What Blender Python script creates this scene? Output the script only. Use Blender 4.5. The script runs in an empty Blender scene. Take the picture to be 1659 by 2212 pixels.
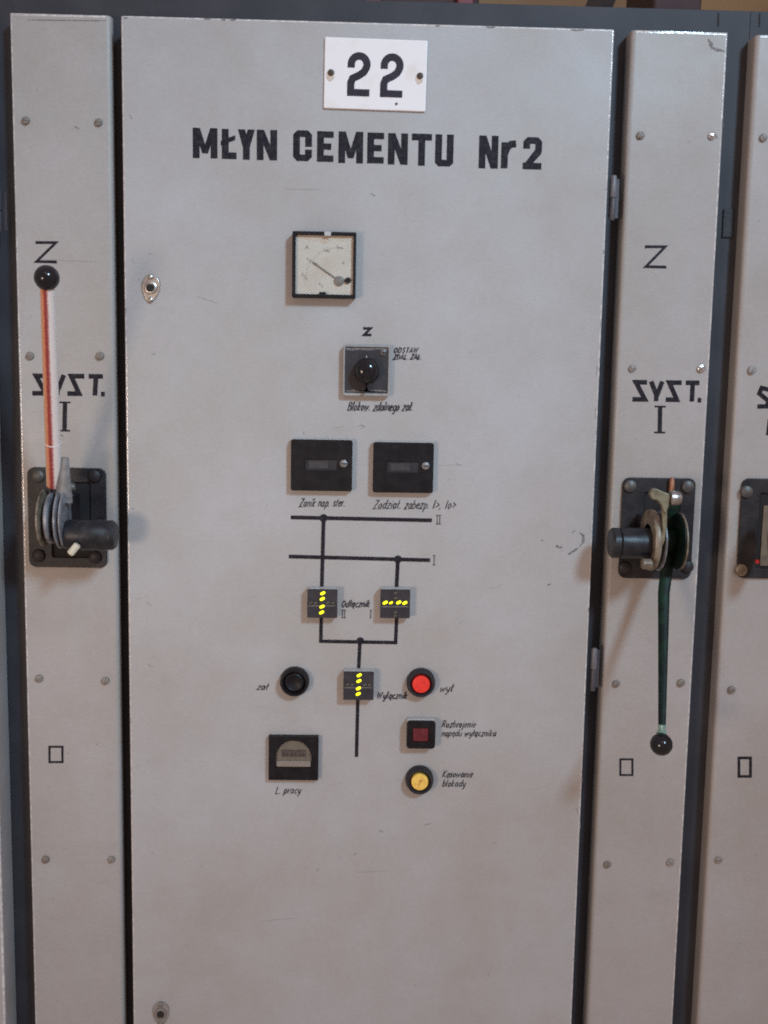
import bpy, bmesh, math, random
from mathutils import Vector, Matrix
random.seed(7)
sc = bpy.context.scene
C = sc.collection
# ------------------------------------------------------------------ camera
CAMZ, DIST = 1.50, 1.60
YAW, PITCH, ROLL = 0.02950, -0.12626, 0.01816
PW, PH, FPX = 1659.0, 2212.0, 2300.0
_cy, _sy, _ct, _st = math.cos(YAW), math.sin(YAW), math.cos(PITCH), math.sin(PITCH)
FW = Vector((_sy*_ct, _cy*_ct, _st)); _r = Vector((_cy, -_sy, 0)); _u = _r.cross(FW)
RT = _r*math.cos(ROLL) + _u*math.sin(ROLL); UP = -_r*math.sin(ROLL) + _u*math.cos(ROLL)
cam_d = bpy.data.cameras.new('camera'); cam = bpy.data.objects.new('camera', cam_d); C.objects.link(cam)
M3 = Matrix((RT, UP, -FW)).transposed().to_4x4(); M3.translation = Vector((0, -DIST, CAMZ))
cam.matrix_world = M3
cam_d.sensor_fit = 'VERTICAL'; cam_d.sensor_height = 36.0; cam_d.sensor_width = 27.0
cam_d.lens = FPX/PH*36.0; cam_d.clip_start = 0.05; cam_d.clip_end = 60
sc.camera = cam
# ------------------------------------------------------------------ world and lamps
w = bpy.data.worlds.new('World'); sc.world = w; w.use_nodes = True
nt = w.node_tree; bg = nt.nodes['Background']
tc = nt.nodes.new('ShaderNodeTexCoord'); sx = nt.nodes.new('ShaderNodeSeparateXYZ')
mr = nt.nodes.new('ShaderNodeMapRange'); mr.inputs[1].default_value = -0.7; mr.inputs[2].default_value = 0.9
cr = nt.nodes.new('ShaderNodeValToRGB')
cr.color_ramp.elements[0].color = (0.39, 0.28, 0.235, 1); cr.color_ramp.elements[1].color = (0.43, 0.325, 0.335, 1)
nt.links.new(tc.outputs['Generated'], sx.inputs[0]); nt.links.new(sx.outputs['Z'], mr.inputs[0])
nt.links.new(mr.outputs[0], cr.inputs[0]); nt.links.new(cr.outputs[0], bg.inputs['Color'])
bg.inputs['Strength'].default_value = 1.0

def lamp(name, loc, target, power, color, sx_, sy_=None, shape='DISK', spread=180):
    d = bpy.data.lights.new(name, 'AREA'); d.shape = shape; d.size = sx_
    if sy_: d.size_y = sy_
    d.energy = power; d.color = color; d.spread = math.radians(spread)
    o = bpy.data.objects.new(name, d); C.objects.link(o); o.location = loc
    o.rotation_euler = (Vector(target)-Vector(loc)).to_track_quat('-Z', 'Y').to_euler()
    return o
lamp('cool_hall_lamp', (2.25, -4.0, 4.1), (-0.12, 0, 1.66), 16.0, (0.48, 0.735, 0.95), 0.78, spread=46)
lamp('warm_hall_lamp', (-1.5, -2.6, 1.15), (0.18, 0, 1.15), 3.15, (1.0, 0.80, 0.63), 0.55, spread=60)
for xx in (-0.22, 0.22):
    lamp('ceiling_tube', (xx, -3.0, 3.9), (xx, 0, 1.2), 3, (1.0, 0.9, 0.72), 0.09, 1.2, 'RECTANGLE')
sc.view_settings.view_transform = 'Standard'; sc.view_settings.look = 'None'
sc.view_settings.exposure = 0.0; sc.view_settings.gamma = 1.0; sc.view_settings.use_curve_mapping = False
sc.cycles.filter_width = 1.9; sc.cycles.use_denoising = False
sc.cycles.max_bounces = 6; sc.cycles.caustics_reflective = False; sc.cycles.caustics_refractive = False

def at(px, py, y=0.0):
    """the point of the upright plane at depth y that shows at that spot of the photograph"""
    d = FW*FPX + RT*(px-PW/2) - UP*(py-PH/2)
    s = (DIST+y)/d.y
    return Vector((d.x*s, y, CAMZ+d.z*s))
def zr(z, k, o):            # spot in an enlarged crop -> spot in the photograph
    return (o+z/k)/1.28752
MM = 0.001
# ------------------------------------------------------------------ mesh helpers
class MB:
    def __init__(s): s.bm = bmesh.new()
    def box(s, x0, x1, y0, y1, z0, z1):
        vs = [s.bm.verts.new((x, y, z)) for x in (x0, x1) for y in (y0, y1) for z in (z0, z1)]
        for f in ((0,1,3,2),(4,6,7,5),(0,4,5,1),(2,3,7,6),(0,2,6,4),(1,5,7,3)): s.bm.faces.new([vs[i] for i in f])
        return s
    def prism(s, pts, y0, y1):
        a = [s.bm.verts.new((x, y0, z)) for x, z in pts]; b = [s.bm.verts.new((x, y1, z)) for x, z in pts]
        n = len(pts); s.bm.faces.new(a); s.bm.faces.new(b[::-1])
        for i in range(n): s.bm.faces.new((a[i], b[i], b[(i+1) % n], a[(i+1) % n]))
        return s
    def rrect(s, x0, x1, z0, z1, r, y0, y1, n=5):
        return s.prism(rr(x0, x1, z0, z1, r, n), y0, y1)
    def frame(s, outer, inner, y0, y1):
        """a plate with a hole: both outlines have the same number of points"""
        n = len(outer); L = []
        for pts in (outer, inner):
            L.append([[s.bm.verts.new((x, y, z)) for x, z in pts] for y in (y0, y1)])
        for i in range(n):
            j = (i+1) % n
            s.bm.faces.new((L[0][0][i], L[0][0][j], L[1][0][j], L[1][0][i]))
            s.bm.faces.new((L[0][1][j], L[0][1][i], L[1][1][i], L[1][1][j]))
            s.bm.faces.new((L[0][0][j], L[0][0][i], L[0][1][i], L[0][1][j]))
            s.bm.faces.new((L[1][0][i], L[1][0][j], L[1][1][j], L[1][1][i]))
        return s
    def tube(s, pts, radii, n=16, cap=True, sq=(1, 1), up=None):
        """a round (or with sq flattened) bar through points"""
        pts = [Vector(p) for p in pts]
        if not hasattr(radii, '__len__'): radii = [radii]*len(pts)
        rings = []
        for i, p in enumerate(pts):
            d = (pts[min(i+1, len(pts)-1)]-pts[max(i-1, 0)])
            if d.length < 1e-9: d = (pts[-1]-pts[0])
            d.normalize()
            ref = up or (Vector((0, 0, 1)) if abs(d.z) < 0.9 else Vector((0, -1, 0)))
            a = d.cross(ref).normalized(); b = a.cross(d)
            rings.append([s.bm.verts.new(p+(a*math.cos(t)*sq[0]+b*math.sin(t)*sq[1])*radii[i])
                          for t in [2*math.pi*k/n for k in range(n)]])
        for q0, q1 in zip(rings, rings[1:]):
            for k in range(n): s.bm.faces.new((q0[k], q0[(k+1) % n], q1[(k+1) % n], q1[k]))
        if cap: s.bm.faces.new(rings[0][::-1]); s.bm.faces.new(rings[-1])
        return s
    def lathe(s, prof, c=(0, 0, 0), axis='y', n=32):
        """prof: (radius, position along the axis)"""
        rings = []
        for r, h in prof:
            ring = []
            for k in range(n):
                t = 2*math.pi*k/n; u, v = r*math.cos(t), r*math.sin(t)
                p = {'y': (u, h, v), 'x': (h, u, v), 'z': (u, v, h)}[axis]
                ring.append(s.bm.verts.new(Vector(p)+Vector(c)))
            rings.append(ring)
        for q0, q1 in zip(rings, rings[1:]):
            for k in range(n): s.bm.faces.new((q0[k], q0[(k+1) % n], q1[(k+1) % n], q1[k]))
        s.bm.faces.new(rings[0]); s.bm.faces.new(rings[-1])
        return s
    def ball(s, c, r, n=24, m=16):
        prof = [(max(r*math.sin(math.pi*i/m), r*0.004), -r*math.cos(math.pi*i/m)) for i in range(m+1)]
        return s.lathe(prof, c, 'y', n)
    def ribbon(s, pts, t, y, closed=False, th=0.0):
        """a painted stroke: flat band of width t with mitred bends, lying at depth y (front)"""
        P = [Vector((p[0], p[1])) for p in pts]; n = len(P); L = []; R = []
        for i in range(n):
            a = P[(i-1) % n] if (closed or i > 0) else None
            b = P[(i+1) % n] if (closed or i < n-1) else None
            d0 = (P[i]-a).normalized() if a is not None else None
            d1 = (b-P[i]).normalized() if b is not None else None
            if d0 is None: d0 = d1
            if d1 is None: d1 = d0
            n0 = Vector((-d0.y, d0.x)); n1 = Vector((-d1.y, d1.x)); m = n0+n1
            if m.length < 0.3: m = n0
            m.normalize(); k = min(1/max(m.dot(n0), 0.35), 2.4)
            L.append(P[i]+m*t/2*k); R.append(P[i]-m*t/2*k)
        vl = [s.bm.verts.new((p.x, y, p.y)) for p in L]; vr = [s.bm.verts.new((p.x, y, p.y)) for p in R]
        rng = range(n if closed else n-1)
        for i in rng:
            j = (i+1) % n
            s.bm.faces.new((vl[i], vr[i], vr[j], vl[j]))
        return s
    def poly(s, pts, y):
        s.bm.faces.new([s.bm.verts.new((x, y, z)) for x, z in pts]); return s
def rr(x0, x1, z0, z1, r, n=5):
    out = []
    for cx, cz, a0 in ((x1-r, z1-r, 0), (x0+r, z1-r, 90), (x0+r, z0+r, 180), (x1-r, z0+r, 270)):
        for k in range(n+1):
            a = math.radians(a0+90*k/n); out.append((cx+r*math.cos(a), cz+r*math.sin(a)))
    return out
def obj(name, mb, m, parent=None, off=None, bevel=0.0, seg=3, smooth=35, loc=None, edge=None):
    bm = mb.bm
    if off is not None: bmesh.ops.translate(bm, verts=bm.verts, vec=-Vector(off))
    bmesh.ops.recalc_face_normals(bm, faces=bm.faces)
    me = bpy.data.meshes.new(name); bm.to_mesh(me); bm.free()
    me.materials.append(m)
    o = bpy.data.objects.new(name, me); C.objects.link(o)
    if parent: o.parent = parent
    if loc is not None: o.location = loc
    me.shade_smooth(); me.set_sharp_from_angle(angle=math.radians(smooth))
    if edge: me.materials.append(edge)
    if bevel:
        b = o.modifiers.new('bevel', 'BEVEL'); b.width = bevel; b.segments = seg; b.limit_method = 'ANGLE'
        b.angle_limit = math.radians(40); b.harden_normals = True
        if edge: b.material = 1
    return o
def flat(name, mb, m, parent=None, off=None):       # paint: faces turned to the viewer of the cabinet
    bm = mb.bm
    if off is not None: bmesh.ops.translate(bm, verts=bm.verts, vec=-Vector(off))
    for f in bm.faces:
        f.normal_update()
        if f.normal.y > 0: f.normal_flip()
    me = bpy.data.meshes.new(name); bm.to_mesh(me); bm.free(); me.materials.append(m)
    o = bpy.data.objects.new(name, me); C.objects.link(o)
    if parent: o.parent = parent
    return o
def thing(name, label, cat, loc=(0, 0, 0), group=None, roll=0.0):
    o = bpy.data.objects.new(name, None); C.objects.link(o); o.empty_display_size = 0.02
    o.location = loc; o.rotation_euler = (0, roll, 0)
    o['label'] = label; o['category'] = cat
    if group: o['group'] = group
    return o
def part_copy(o, parent, loc=None):
    c = o.copy(); C.objects.link(c); c.parent = parent
    if loc is not None: c.location = loc
    return c
# ------------------------------------------------------------------ materials
def mat(name, col, rough=0.5, metal=0.0, col2=None, nscale=40, thr=(0.35, 0.7), bump=0.0, bscale=300, fine=0.0, fscale=900,
        emit=0, coat=0.0, spec=0.5, dust=None, rvar=0.0, detail=4):
    m = bpy.data.materials.new(name); m.use_nodes = True; n = m.node_tree.nodes; l = m.node_tree.links
    b = n['Principled BSDF']; b.inputs['Roughness'].default_value = rough; b.inputs['Metallic'].default_value = metal
    b.inputs['Specular IOR Level'].default_value = spec; b.inputs['Coat Weight'].default_value = coat
    t = n.new('ShaderNodeTexCoord'); out = None
    ns = n.new('ShaderNodeTexNoise'); ns.inputs['Scale'].default_value = nscale; ns.inputs['Detail'].default_value = detail
    l.new(t.outputs['Object'], ns.inputs['Vector'])
    rp = n.new('ShaderNodeValToRGB'); e = rp.color_ramp.elements
    e[0].position, e[1].position = thr
    c2 = col2 or tuple(min(1, v*1.15) for v in col)
    e[0].color = (*col, 1); e[1].color = (*c2, 1)
    l.new(ns.outputs[0], rp.inputs[0]); out = rp.outputs[0]
    if fine:
        nf = n.new('ShaderNodeTexNoise'); nf.inputs['Scale'].default_value = fscale; nf.inputs['Detail'].default_value = 2
        l.new(t.outputs['Object'], nf.inputs['Vector'])
        mp = n.new('ShaderNodeMapRange'); mp.inputs[1].default_value = 0.25; mp.inputs[2].default_value = 0.75
        mp.inputs[3].default_value = 1-fine; mp.inputs[4].default_value = 1+fine
        l.new(nf.outputs[0], mp.inputs[0])
        mx = n.new('ShaderNodeMix'); mx.data_type = 'RGBA'; mx.blend_type = 'MULTIPLY'; mx.inputs[0].default_value = 1
        l.new(out, mx.inputs[6]); l.new(mp.outputs[0], mx.inputs[7]); out = mx.outputs[2]
    l.new(out, b.inputs['Base Color'])
    if rvar:
        mp = n.new('ShaderNodeMapRange'); mp.inputs[3].default_value = rough-rvar; mp.inputs[4].default_value = rough+rvar
        l.new(ns.outputs[0], mp.inputs[0]); l.new(mp.outputs[0], b.inputs['Roughness'])
    if bump:
        nb = n.new('ShaderNodeTexNoise'); nb.inputs['Scale'].default_value = bscale; nb.inputs['Detail'].default_value = 3
        l.new(t.outputs['Object'], nb.inputs['Vector'])
        bp = n.new('ShaderNodeBump'); bp.inputs['Strength'].default_value = bump; bp.inputs['Distance'].default_value = 0.001
        l.new(nb.outputs[0], bp.inputs['Height']); l.new(bp.outputs[0], b.inputs['Normal'])
    if emit:
        b.inputs['Emission Color'].default_value = (*col, 1); b.inputs['Emission Strength'].default_value = emit
    return m
def panel_mat(name, base, grime):
    """old grey enamel on sheet steel: broad handling grime, brushed streaks, fine spray grain, slightly wavy"""
    m = bpy.data.materials.new(name); m.use_nodes = True; n = m.node_tree.nodes; l = m.node_tree.links
    b = n['Principled BSDF']; b.inputs['Roughness'].default_value = 0.42; b.inputs['Specular IOR Level'].default_value = 0.4
    g = n.new('ShaderNodeNewGeometry')
    def noise(scale, det, stretch=None, rough=0.5):
        v = g.outputs['Position']
        if stretch:
            mp = n.new('ShaderNodeMapping'); mp.inputs['Scale'].default_value = stretch; l.new(v, mp.inputs[0]); v = mp.outputs[0]
        t = n.new('ShaderNodeTexNoise'); t.inputs['Scale'].default_value = scale; t.inputs['Detail'].default_value = det
        t.inputs['Roughness'].default_value = rough; l.new(v, t.inputs['Vector']); return t.outputs[0]
    def mapr(v, a, b_, c, d):
        q = n.new('ShaderNodeMapRange'); l.new(v, q.inputs[0])
        for i, k in enumerate((a, b_, c, d)): q.inputs[i+1].default_value = k
        return q.outputs[0]
    def mix(fac, a, c, mode='MIX'):
        x = n.new('ShaderNodeMix'); x.data_type = 'RGBA'; x.blend_type = mode
        if isinstance(fac, float): x.inputs[0].default_value = fac
        else: l.new(fac, x.inputs[0])
        for sock, v in ((6, a), (7, c)):
            if isinstance(v, tuple): x.inputs[sock].default_value = (*v, 1)
            else: l.new(v, x.inputs[sock])
        return x.outputs[2]
    c = mix(mapr(noise(3.2, 7, None, 0.66), 0.36, 0.64, 0, 1.0), base, grime)
    c = mix(mapr(noise(7.5, 6, (1, 1, 0.6), 0.7), 0.52, 0.74, 0, 0.40), c, (0.36, 0.375, 0.372))
    c = mix(mapr(noise(5.1, 8, (1, 1, 0.8), 0.75), 0.60, 0.78, 0, 0.38), c, (0.27, 0.245, 0.22))
    c = mix(mapr(noise(26, 5, (0.35, 1, 1), 0.65), 0.56, 0.80, 0, 0.22), c, (0.27, 0.25, 0.23))
    c = mix(mapr(noise(9, 7, (1, 1, 0.25), 0.7), 0.60, 0.85, 0, 0.35), c, (0.44, 0.44, 0.455))
    gr = noise(620, 2); c = mix(1.0, c, mapr(gr, 0.2, 0.8, 0.89, 1.11), 'MULTIPLY')
    c = mix(1.0, c, mapr(noise(240, 2, (0.5, 1, 1)), 0.25, 0.75, 0.965, 1.035), 'MULTIPLY')
    sp = noise(170, 1); c = mix(mapr(sp, 0.80, 0.83, 0, 0.5), c, (0.10, 0.085, 0.075))
    l.new(c, b.inputs['Base Color'])
    l.new(mapr(noise(14, 4), 0.3, 0.7, 0.36, 0.52), b.inputs['Roughness'])
    b1 = n.new('ShaderNodeBump'); b1.inputs['Strength'].default_value = 0.12; b1.inputs['Distance'].default_value = 0.0006
    l.new(gr, b1.inputs['Height'])
    b2 = n.new('ShaderNodeBump'); b2.inputs['Strength'].default_value = 0.35; b2.inputs['Distance'].default_value = 0.010
    l.new(noise(4.5, 2), b2.inputs['Height']); l.new(b1.outputs[0], b2.inputs['Normal'])
    l.new(b2.outputs[0], b.inputs['Normal'])
    return m
def glass_mat(name, tint=(1, 1, 1), refl=0.05):
    m = bpy.data.materials.new(name); m.use_nodes = True; n = m.node_tree.nodes; l = m.node_tree.links
    n.remove(n['Principled BSDF']); o = n['Material Output']
    tr = n.new('ShaderNodeBsdfTransparent'); tr.inputs[0].default_value = (*tint, 1)
    gl = n.new('ShaderNodeBsdfGlossy'); gl.inputs['Roughness'].default_value = 0.12
    fr = n.new('ShaderNodeFresnel'); fr.inputs[0].default_value = 1.45
    mx = n.new('ShaderNodeMixShader'); l.new(fr.outputs[0], mx.inputs[0]); l.new(tr.outputs[0], mx.inputs[1])
    l.new(gl.outputs[0], mx.inputs[2]); l.new(mx.outputs[0], o.inputs[0]); return m

PANEL = panel_mat('grey_panel_enamel', (0.388, 0.378, 0.379), (0.338, 0.312, 0.290))
STRIPP = panel_mat('warm_grey_strip_enamel', (0.370, 0.343, 0.330), (0.325, 0.293, 0.266))
FRAME = mat('slate_frame_paint', (0.032, 0.031, 0.037), 0.55, 0, (0.047, 0.045, 0.052), 14, (0.35, 0.75), 0.15, 400, 0.10, 500, spec=0.3)
BLACK = mat('black_bakelite', (0.006, 0.005, 0.0065), 0.45, 0, (0.014, 0.012, 0.014), 60, (0.4, 0.8), 0.05, 500, rvar=0.1, spec=0.22)
DUSTY = mat('dusty_black_plastic', (0.014, 0.013, 0.017), 0.55, 0, (0.030, 0.027, 0.029), 70, (0.35, 0.8), 0.1, 500, 0.12, 700, spec=0.35)
FACE = mat('dark_grey_faceplate', (0.021, 0.019, 0.023), 0.5, 0, (0.042, 0.037, 0.043), 55, (0.35, 0.8), 0.1, 500, 0.15, 600, spec=0.35)
PLATEB = mat('black_painted_casting', (0.010, 0.009, 0.011), 0.5, 0, (0.034, 0.029, 0.031), 45, (0.4, 0.8), 0.35, 220, 0.15, 500, spec=0.35)
BOLTM = mat('grey_bolt_steel', (0.075, 0.072, 0.070), 0.45, 0.3, (0.13, 0.12, 0.105), 120, (0.4, 0.7), 0.1, 300)
KNOB = mat('glossy_black_knob', (0.005, 0.005, 0.007), 0.17, 0, (0.010, 0.009, 0.011), 60, rvar=0.05, spec=0.45)
INK = mat('black_sign_paint', (0.012, 0.010, 0.015), 0.6, 0, (0.036, 0.032, 0.038), 160, (0.45, 0.75), 0, 300, 0.2, 900, spec=0.15)
THIN = mat('thin_black_ink', (0.022, 0.019, 0.024), 0.6, 0, (0.13, 0.115, 0.12), 420, (0.45, 0.75), detail=2, spec=0.15)
ENAMEL = mat('white_enamel', (0.76, 0.72, 0.71), 0.25, 0, (0.68, 0.60, 0.53), 30, (0.55, 0.85), coat=0.3)
DIGIT = mat('blue_black_enamel', (0.010, 0.009, 0.016), 0.3, 0, (0.018, 0.015, 0.03), 60)
RUST = mat('rusty_screw', (0.045, 0.036, 0.030), 0.7, 0.3, (0.11, 0.075, 0.05), 300, bump=0.5)
STAIN = mat('rust_bleed', (0.52, 0.40, 0.31), 0.5, 0, (0.62, 0.52, 0.44), 300)
LIGHTP = mat('pale_grey_plastic', (0.42, 0.41, 0.40), 0.45, 0, (0.40, 0.38, 0.36), 50, bump=0.05)
CREAM = mat('cream_dial', (0.70, 0.63, 0.54), 0.45, 0, (0.60, 0.49, 0.38), 22, (0.50, 0.80))
DIALINK = mat('faded_dial_ink', (0.17, 0.15, 0.14), 0.6, 0, (0.40, 0.36, 0.33), 500)
NEEDLE = mat('grey_needle', (0.17, 0.155, 0.14), 0.5, 0, (0.21, 0.19, 0.17), 80)
ZINC = mat('bright_zinc', (0.72, 0.74, 0.76), 0.22, 1, (0.6, 0.6, 0.6), 200)
NICKEL = mat('worn_nickel', (0.48, 0.46, 0.43), 0.36, 1, (0.30, 0.28, 0.25), 150, (0.4, 0.7), 0.15, 300)
SCREWP = mat('painted_screw_head', (0.27, 0.255, 0.24), 0.5, 0.1, (0.20, 0.18, 0.165), 300, bump=0.3, bscale=500)
HOLE = mat('dark_opening', (0.006, 0.005, 0.006), 0.8, 0, (0.012, 0.010, 0.010), 50)
RED = mat('red_button', (0.80, 0.040, 0.026), 0.33, 0, (0.60, 0.030, 0.024), 170, (0.45, 0.75), 0.1, 300)
YEL = mat('yellow_button', (0.84, 0.54, 0.11), 0.35, 0, (0.62, 0.36, 0.08), 170, (0.45, 0.75), 0.1, 300)
YELB = mat('brown_pip', (0.42, 0.20, 0.05), 0.5, 0, (0.5, 0.25, 0.06), 300)
REDL = mat('dark_red_lens', (0.10, 0.008, 0.014), 0.25, 0, (0.15, 0.02, 0.03), 90, coat=0.3)
LED = mat('lit_yellow_lamp', (0.98, 0.96, 0.0), 0.4, emit=1.5, col2=(1.0, 0.97, 0.02))
LEDD = mat('dimmer_yellow_lamp', (1.0, 0.86, 0.0), 0.4, emit=0.95, col2=(1.0, 0.88, 0.0))
UNLIT = mat('unlit_lamp', (0.085, 0.072, 0.055), 0.35, 0, (0.11, 0.095, 0.07), 200)
GROOVE = mat('pale_groove', (0.15, 0.145, 0.14), 0.5, 0, (0.10, 0.09, 0.09), 150)
SCUFF = mat('dark_scuff', (0.10, 0.088, 0.085), 0.7, 0, (0.26, 0.245, 0.24), 500, (0.42, 0.66), detail=2)
SCUFFL = mat('light_scuff', (0.24, 0.225, 0.22), 0.7, 0, (0.32, 0.305, 0.30), 300, (0.42, 0.66), detail=2)
GREEN = mat('dark_green_paint', (0.002, 0.007, 0.005), 0.5, 0, (0.004, 0.030, 0.013), 60, (0.42, 0.75), 0.15, 300, 0.25, 500, spec=0.2)
PALEG = mat('worn_green_neck', (0.30, 0.42, 0.36), 0.45, 0.2, (0.10, 0.18, 0.14), 300, (0.4, 0.6))
TAN = mat('tan_cam_steel', (0.25, 0.205, 0.155), 0.45, 0.25, (0.10, 0.070, 0.045), 70, (0.4, 0.7), 0.15, 200)
STEEL = mat('grey_cam_steel', (0.25, 0.255, 0.28), 0.42, 0.3, (0.11, 0.105, 0.11), 80, (0.4, 0.75), 0.15, 200)
SHAFT = mat('dark_slate_shaft', (0.009, 0.010, 0.014), 0.42, 0, (0.026, 0.024, 0.025), 70, (0.42, 0.70), 0.5, 160, rvar=0.12, spec=0.4)
DULLST = mat('dull_grey_steel', (0.20, 0.20, 0.205), 0.5, 0.2, (0.12, 0.115, 0.11), 90, (0.4, 0.7), 0.3, 200)
PEG = mat('ivory_peg', (0.62, 0.56, 0.44), 0.5, 0, (0.5, 0.43, 0.32), 150)
WALLM = mat('ochre_wall', (0.42, 0.32, 0.18), 0.8, 0, (0.34, 0.24, 0.14), 2.0, (0.4, 0.6), 0.2, 60)
WALLB = mat('dark_red_block', (0.055, 0.026, 0.028), 0.7, 0, (0.085, 0.045, 0.045), 9)
BRACE = mat('dark_brace', (0.030, 0.023, 0.022), 0.6, 0, (0.05, 0.04, 0.04), 20)
TAPE = mat('hinge_paint', (0.16, 0.155, 0.165), 0.45, 0.1, (0.11, 0.10, 0.11), 90, (0.4, 0.7), 0.2, 200)
EDGE = mat('worn_highlight_edge', (0.50, 0.485, 0.475), 0.22, 0.25, (0.70, 0.67, 0.64), 130, (0.45, 0.62), 0.3, 260, spec=0.8, rvar=0.08)  # edge highlight painted in as a paler, glossier colour, mixed with worn enamel
METERGLASS = glass_mat('meter_glass')
def sleeve_mat():
    m = bpy.data.materials.new('red_and_white_sleeve'); m.use_nodes = True; n = m.node_tree.nodes; l = m.node_tree.links
    b = n['Principled BSDF']; b.inputs['Roughness'].default_value = 0.42
    t = n.new('ShaderNodeTexCoord'); s = n.new('ShaderNodeSeparateXYZ'); l.new(t.outputs['UV'], s.inputs[0])
    ns = n.new('ShaderNodeTexNoise'); ns.inputs['Scale'].default_value = 420; l.new(t.outputs['Object'], ns.inputs['Vector'])
    ma = n.new('ShaderNodeMath'); ma.operation = 'MULTIPLY_ADD'; ma.inputs[1].default_value = 0.06
    l.new(ns.outputs[0], ma.inputs[0]); l.new(s.outputs['X'], ma.inputs[2])
    r = n.new('ShaderNodeValToRGB'); l.new(ma.outputs[0], r.inputs[0]); e = r.color_ramp.elements
    e[0].position = 0.0; e[0].color = (0.66, 0.61, 0.56, 1)
    e[1].position = 1.0; e[1].color = (0.66, 0.61, 0.56, 1)
    for p, c in ((0.462, (0.70, 0.62, 0.58)), (0.492, (0.46, 0.20, 0.19)), (0.515, (0.24, 0.036, 0.038)), (0.560, (0.32, 0.045, 0.030)), (0.585, (0.58, 0.22, 0.12)), (0.64, (0.66, 0.34, 0.19)),
                 (0.70, (0.66, 0.46, 0.32)), (0.77, (0.66, 0.6, 0.55))):
        q = e.new(p); q.color = (*c, 1)
    l.new(r.outputs[0], b.inputs['Base Color']); return m
SLEEVE = sleeve_mat()
# ------------------------------------------------------------------ cabinet frame (behind the doors)
FY = 0.058                                     # depth of the frame behind the door fronts
ZT = at(1280, 14, FY).z; ZB = 0.06
SL, SR = -0.5085, at(1600, 400, FY).x          # where one cubicle of the row ends and the next begins
def cubicle(label, x0, x1):
    t = thing('switchgear_cubicle', label, 'switchgear', ((x0+x1)/2, 0, ZB), 'switchgear cubicles in a row')
    obj('front_frame', MB().box(x0, x1, FY, FY+0.05, ZB, ZT), FRAME, t, t.location, bevel=0.0008)
    obj('cabinet_body', MB().box(x0+.001, x1-.001, FY+0.0501, FY+0.9, ZB, ZT-0.02), FRAME, t, t.location)
    return t
cub = cubicle('wide grey switchgear cubicle with a door lettered MŁYN CEMENTU Nr 2', SL, SR)
cubL = cubicle('neighbouring cubicle, only a door edge showing beyond the left strip', SL-1.02, SL)
cubR = cubicle('neighbouring cubicle, only one narrow grey strip showing with S painted on it', SR, SR+1.02)
fr, fo = cub, cub.location
for px in (1552, 1641):                        # joints of the top rail
    a = at(px, 28, FY); b = at(px-1, 58, FY)
    rc_ = cub if a.x < SR else cubR
    flat('rail_joint', MB().ribbon([(a.x, a.z), (b.x, b.z)], 0.0022, FY-0.0006), HOLE, rc_, rc_.location)
a = at(1562, 452, FY); b = at(1582, 514, FY)
obj('latch_plate', MB().box(a.x, b.x, FY-0.003, FY+0.001, b.z, a.z), PLATEB, fr, fo, bevel=0.001)
a = at(1555, 516, FY)
# ------------------------------------------------------------------ doors
DTH = FY-0.001
def sheet(x0, x1, z0, z1, y0, y1): return MB().box(x0, x1, y0, y1, z0, z1)
DX0, DX1, DZ1, DZ0 = at(262, 40).x, at(1325.5, 65).x, at(800, 48).z, 0.14
DX0 = (at(262, 40).x+at(287, 2200).x)/2; DX1 = (at(1325.5, 65).x+at(1237, 2200).x)/2
do = cub.location
door = obj('door', sheet(DX0, DX1, DZ0, DZ1, 0, DTH), PANEL, cub, do, bevel=0.0026, edge=EDGE)
nx = at(3, 1900).x
nb = obj('door', sheet(nx-0.70, nx, DZ0, DZ1, 0.0, DTH), PANEL, cubL, cubL.location, bevel=0.0035, edge=EDGE)
def hinge(px, py0, py1, parent, off, y=0.010):
    a = at(px, py0, y); b = at(px, py1, y); x = a.x; m = (a.z+b.z)/2
    obj('hinge', MB().lathe([(0.0040, m+0.0005), (0.0047, m+0.002), (0.0047, a.z-0.002), (0.0036, a.z)], (x, y, 0), 'z', 16), TAPE, parent, off)
    obj('hinge', MB().lathe([(0.0036, b.z), (0.0042, b.z+0.002), (0.0042, m-0.002), (0.0036, m-0.0005)], (x, y, 0), 'z', 16), HINGE2, parent, off)
    obj('hinge_leaf', MB().box(x-0.004, x+0.010, y+0.0055, y+0.0075, b.z+0.004, a.z-0.004), HINGE2, parent, off)
HINGE2 = mat('dark_hinge_paint', (0.075, 0.068, 0.078), 0.5, 0.1, (0.05, 0.045, 0.052), 90)
hinge(1326, 379, 476, door, do); hinge(1284, 1400, 1492, door, do)
TAPE_, H2_ = TAPE, HINGE2
TAPE = HINGE2 = FRAME
hinge(-4, 408, 502, nb, cubL.location, 0.014)
TAPE, HINGE2 = TAPE_, H2_

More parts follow.
